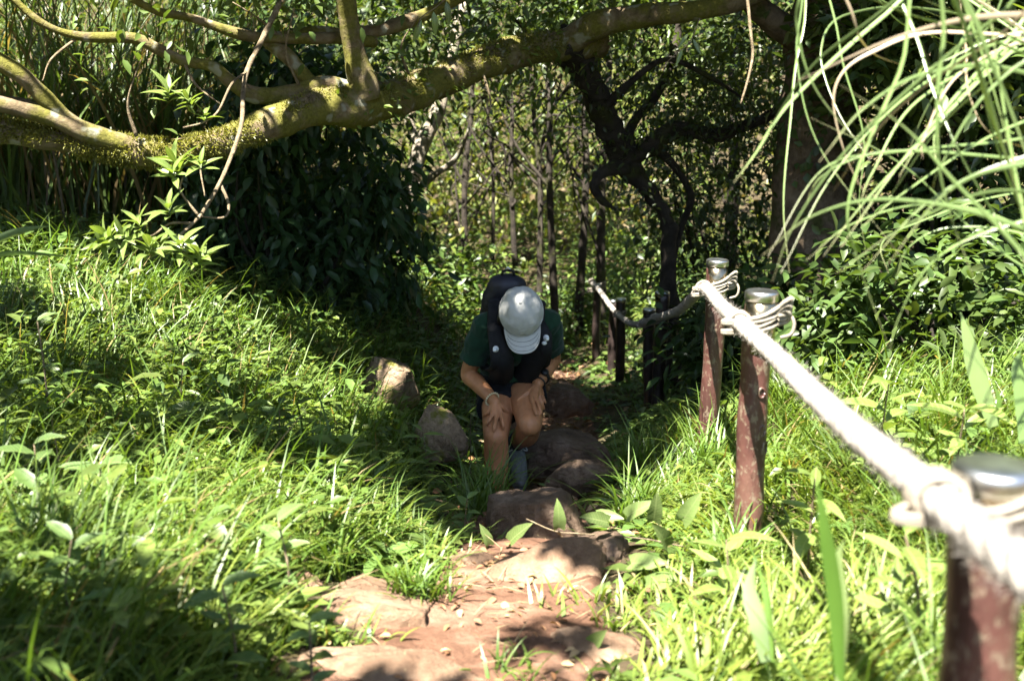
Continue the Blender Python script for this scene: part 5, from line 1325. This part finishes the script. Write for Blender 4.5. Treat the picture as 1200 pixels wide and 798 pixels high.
# ------------------------------------------------------------------ grass tufts one can pick out
def tuft(label, px, py, d, n, H, seed, base=(.08, .15, .025), w=.006, group='grass tufts beside the trail'):
    r = np.random.default_rng(seed); c = P(px, py, d); z = gz(c[0], c[1])
    t = thing('grass_tuft', label, 'grass', (c[0], c[1], z), group)
    root = np.stack([c[0] + r.normal(0, .035, n), c[1] + r.normal(0, .035, n), np.full(n, z)], 1); root[:, 2] = ground_z(root[:, 0], root[:, 1]) - .01
    V, T, Q, k = blades(root, r.uniform(0, 6.283, n), r.uniform(.05, .5, n), r.uniform(.9, 2.2, n), H * r.uniform(.5, 1.15, n), w * r.uniform(.7, 1.3, n), 7, r.normal(0, .4, n))
    o = obj('blades', Bag().add(V, T, Q, np.repeat(greens(n, base, .25, .35, r), k, 0)).mesh('blades', M['grass']), t); o['kind'] = 'stuff'
for k, (lb, x, y, d, n, H) in enumerate([('arching grass tuft hiding the hiker\'s forward foot', 574, 600, 4.45, 120, .36), ('dark-rooted grass tuft growing left of the boulder', 555, 610, 4.2, 90, .30), ('grass tuft at the foot of the upright stone block', 540, 555, 4.65, 70, .22), ('bright tuft between the broad rock and the trail rock', 490, 690, 2.85, 110, .2),
        ('grass tuft growing from the trail between the lowest rocks', 600, 765, 2.4, 34, .11), ('bright grass tuft left of the earthy hollow', 440, 640, 3.2, 130, .24), ('bright grass tuft above the small broken stone', 385, 650, 3.0, 130, .24),
        ('arching tuft overhanging the trail beside the boulder', 745, 575, 3.75, 110, .3), ('tuft of long blades in shade left of the second-row posts', 745, 520, 4.6, 90, .32), ('tall tuft around the base of the peeling post', 870, 600, 2.95, 90, .26),
        ('grass tuft at the base of the shiny-collared post', 830, 530, 4.2, 90, .3), ('shadowed grass tuft in the bottom left corner', 60, 640, 2.5, 140, .38), ('arching tuft at the rim of the dark hollow', 370, 560, 3.7, 120, .3),
        ('long-bladed tuft on the crest of the left bank', 190, 330, 5.6, 120, .36), ('sunlit tuft on the bank below the hanging twig', 230, 380, 5.0, 110, .3)]):
    tuft(lb, x, y, d, n, H, 200 + k)

# ------------------------------------------------------------------ grass and ground cover
def scatter(n, y0, y1, seed, power=1.0):
    r = np.random.default_rng(seed)
    y = y0 + (y1 - y0) * r.random(n) ** power
    x = r.uniform(-1, 1, n) * (.56 * y + .55)
    return x, y, r
def off_trail(x, y, r, soft=.10, k=1.0):
    wl = _li(T_W, y) * k
    e = np.abs(x - trail_c(y)) - wl + (fbm(x * 5, y * 5) - .5) * .30
    keep = e > r.uniform(-soft, soft, len(x)) * .6
    # the bare earthy hollow left of the boulder
    keep &= ~((((x + .25) / .16) ** 2 + ((y - 4.05) / .25) ** 2) < 1)
    for rx, ry, a, b_, yaw in ROCKS:
        c, s = math.cos(yaw), math.sin(yaw); dx, dy = x - rx, y - ry
        keep &= (((dx * c + dy * s) / (a * .95)) ** 2 + ((-dx * s + (dy + np.where(ry > 4.6, .12, 0)) * c) / (b_ * .95 + np.where(ry > 4.6, .12, 0))) ** 2) > 1
    return keep
# short and long grass
bag = Bag()
for n, y0, y1, pw, L0, L1, w, S, sd, base, thr in [(68000, 1.0, 5.5, 1.15, .08, .24, .0052, 3, 1, (.105, .168, .028), .38), (22000, 1.0, 6.2, 1.0, .20, .44, .0075, 6, 2, (.085, .15, .028), .44), (22000, 5.0, 12.5, 1.0, .12, .38, .009, 4, 3, (.06, .12, .026), .36)]:
    x, y, r = scatter(n, y0, y1, sd, pw)
    keep = off_trail(x, y, r) & (fbm(x * 1.3 + sd, y * 1.3) > thr - .25 * r.random(n))
    x, y = x[keep], y[keep]; m = len(x)
    root = np.stack([x, y, ground_z(x, y) - .01], 1)
    flow = fbm(x * .8, y * .8) * 9
    L = r.uniform(L0, L1, m) * (.65 + .7 * fbm(x * 2, y * 2))
    near = np.clip((np.abs(x - trail_c(y)) - _li(T_W, y)) / .35, .35, 1); L = L * near
    L = np.where((x > .3) & (x < 1.15) & (y > 4.6) & (y < 10.5), L * .33, L)
    L = np.where((x > .25) & (x < 1.0) & (y > 1.9) & (y < 4.6), L * .6, L)
    L = np.where((x < -.3) & (y > 3.2), L * .95, L)
    V, T, Q, k = blades(root, flow + r.normal(0, 1.1, m), r.uniform(.05, .6, m), r.uniform(.7, 2.1, m), L, w * r.uniform(.6, 1.4, m), S, r.normal(0, .5, m))
    col = greens(m, base, .3, .3, r); dry = r.random(m) < .07; col[dry] = np.array([.28, .21, .10]) * r.uniform(.6, 1.1, (dry.sum(), 1))
    bag.add(V, T, Q, np.repeat(col, k, 0))
x, y, r = scatter(22000, .9, 3.9, 7, .9)
keep = off_trail(x, y, r, .2, .95) & ((x > .05) | (r.random(len(x)) < .35)); x, y = x[keep], y[keep]; m = len(x)
root = np.stack([x, y, ground_z(x, y) - .01], 1)
near = np.clip((np.abs(x - trail_c(y)) - _li(T_W, y) * .8) / .3, .4, 1)
V, T, Q, k = blades(root, fbm(x * 1.2 + 5, y * 1.2) * 12 + r.normal(0, .9, m), r.uniform(.1, .8, m), r.uniform(1.0, 2.2, m), r.uniform(.16, .36, m) * near * np.where((x > .3) & (y > 2.2), .55, 1), .0072 * r.uniform(.6, 1.5, m), 6, r.normal(0, .5, m))
col = greens(m, (.14, .195, .036), .25, .4, r); dry = r.random(m) < .06; col[dry] = np.array([.33, .27, .15])
bag.add(V, T, Q, np.repeat(col, k, 0))
tag(obj('grass', bag.mesh('grass', M['grass'])), 'lush green grass covering both banks of the trail', 'grass', kind='stuff')
# low herbs: rosettes of small leaves on thin stalks
bag = Bag()
for n, per, y0, y1, sd, L0, base, thr, h0 in [(4800, 7, 2.6, 6.5, 15, .055, (.08, .14, .03), .50, .20), (900, 5, 1.6, 6.5, 16, .10, (.08, .14, .036), .42, .22), (5000, 7, 1.0, 6.0, 11, .042, (.085, .15, .032), .48, .14), (2400, 6, 1.2, 6.0, 12, .07, (.095, .155, .032), .50, .17), (4500, 7, 5.5, 14, 13, .08, (.06, .115, .028), .35, .22), (3000, 6, 8, 18, 14, .12, (.06, .11, .025), .3, .35)]:
    x, y, r = scatter(n, y0, y1, sd, 1.0)
    keep = off_trail(x, y, r, .1, 1.05) & ((x < .2) | (y > 5) | (r.random(n) < .5)) & (fbm(x * 1.1 + 20, y * 1.1 + sd) > thr - .2 * r.random(n))
    x, y = x[keep], y[keep]; m = len(x)
    h = h0 * np.where((x > .3) & (x < 1.15) & (y > 1.9) & (y < 10.5), .4, 1) * r.uniform(.3, 1.2, m) * np.clip((np.abs(x - trail_c(y)) - _li(T_W, y)) / .3, .3, 1)
    c = np.stack([x, y, ground_z(x, y) + h], 1)
    p = np.repeat(c, per, 0); a = np.tile(np.arange(per) * 2.4, m) + np.repeat(r.uniform(0, 6, m), per)
    lay = np.tile(np.linspace(0, 1, per), m)
    p[:, 2] -= np.repeat(h, per) * lay * .7
    k = len(p); d = np.stack([np.cos(a), np.sin(a), r.uniform(-.25, .6, k)], 1)
    col = np.repeat(greens(m, base, .3, .45, r), per, 0) * r.uniform(.8, 1.2, (k, 1))
    leafbag(bag, p, unit(d), unit(np.stack([r.normal(0, .25, k), r.normal(0, .25, k), np.ones(k)], 1)), L0 * r.uniform(.55, 1.3, k), L0 * r.uniform(.25, .5, k), col, detail=2 if y1 < 7 and L0 > .06 else 1)
    rt_ = c.copy(); rt_[:, 2] = ground_z(x, y) - .01
    V, T, Q, kk = blades(rt_, r.uniform(0, 6, m), np.zeros(m), r.uniform(0, .2, m), h + .01, .004, 3)
    bag.add(V, T, Q, np.repeat(greens(m, (.09, .11, .03), .2, .2, r), kk, 0))
tag(obj('ground_cover', bag.mesh('ground_cover', M['leaf'])), 'small leafy herbs mixed through the grass', 'herbs', kind='stuff')
# fallen leaves and straw on the trail
bag = Bag(); r = np.random.default_rng(91); n = 1500
y = r.uniform(1.8, 13, n); x = trail_c(y) + r.normal(0, 1, n) * _li(T_W, y) * .75
p = np.stack([x, y, ground_z(x, y) + .022], 1)
a = r.uniform(0, 6.283, n); d = np.stack([np.cos(a), np.sin(a), r.normal(0, .15, n)], 1)
cl = np.array([[.30, .17, .10], [.24, .12, .06], [.36, .26, .15], [.17, .10, .06]])[r.integers(0, 4, n)] * r.uniform(.7, 1.2, (n, 1))
sz = r.uniform(.02, .06, n) * np.interp(y, [2, 4, 6], [.55, .9, 1.2])
leafbag(bag, p, unit(d), unit(np.stack([r.normal(0, .4, n), r.normal(0, .4, n), np.ones(n)], 1)), sz, sz * r.uniform(.35, .6, n), cl, fold=.3, detail=2)
n = 160; y = r.uniform(1.9, 5, n); x = trail_c(y) + r.normal(0, .8, n) * _li(T_W, y)
root = np.stack([x, y, ground_z(x, y) + .025], 1)
V, T, Q, k = blades(root, r.uniform(0, 6.283, n), np.full(n, 1.45), r.uniform(1.4, 1.75, n), r.uniform(.04, .14, n), .0022, 4)
bag.add(V, T, Q, np.repeat(np.array([.36, .27, .16]) * r.uniform(.6, 1.1, (n, 1)), k, 0))
tag(obj('leaf_litter', bag.mesh('leaf_litter', M['dry'])), 'dry fallen leaves and straw strewn over the trail', 'leaf litter', kind='stuff')
# the wood beyond: one far mass of leaves on the opposite slope
bag = Bag(); r = np.random.default_rng(95); m = 7200; per = 11
y = r.uniform(14, 30, m); x = r.uniform(-1, 1, m) * (.6 * y + 3)
z = ground_z(x, y, False) + r.uniform(.0, 1, m) ** 1.2 * np.interp(y, [14, 20, 30], [2.5, 5.5, 9])
keep = fbm(x * .8, y * .8, z * 1.2) > .47
x, y, z = x[keep], y[keep], z[keep]; m = len(x)
p = np.repeat(np.stack([x, y, z], 1), per, 0) + r.normal(0, .28, (m * per, 3)); k = len(p)
d = unit(r.normal(0, 1, (k, 3)) + np.array([0, 0, -.3]))
col = greens(m, (.065, .105, .025), .45, .75, r); br = r.random(m) < .12; col[br] = np.array([.2, .15, .085])
col = np.repeat(col, per, 0) * r.uniform(.8, 1.2, (k, 1))
leafbag(bag, p, d, unit(r.normal(0, .5, (k, 3)) + np.array([0, 0, 1])), r.uniform(.09, .22, k), r.uniform(.05, .10, k), col)
tag(obj('far_wood', bag.mesh('far_wood', M['leaf'])), 'sunlit mass of leaves on the slope beyond the trail bend', 'wood', kind='stuff')
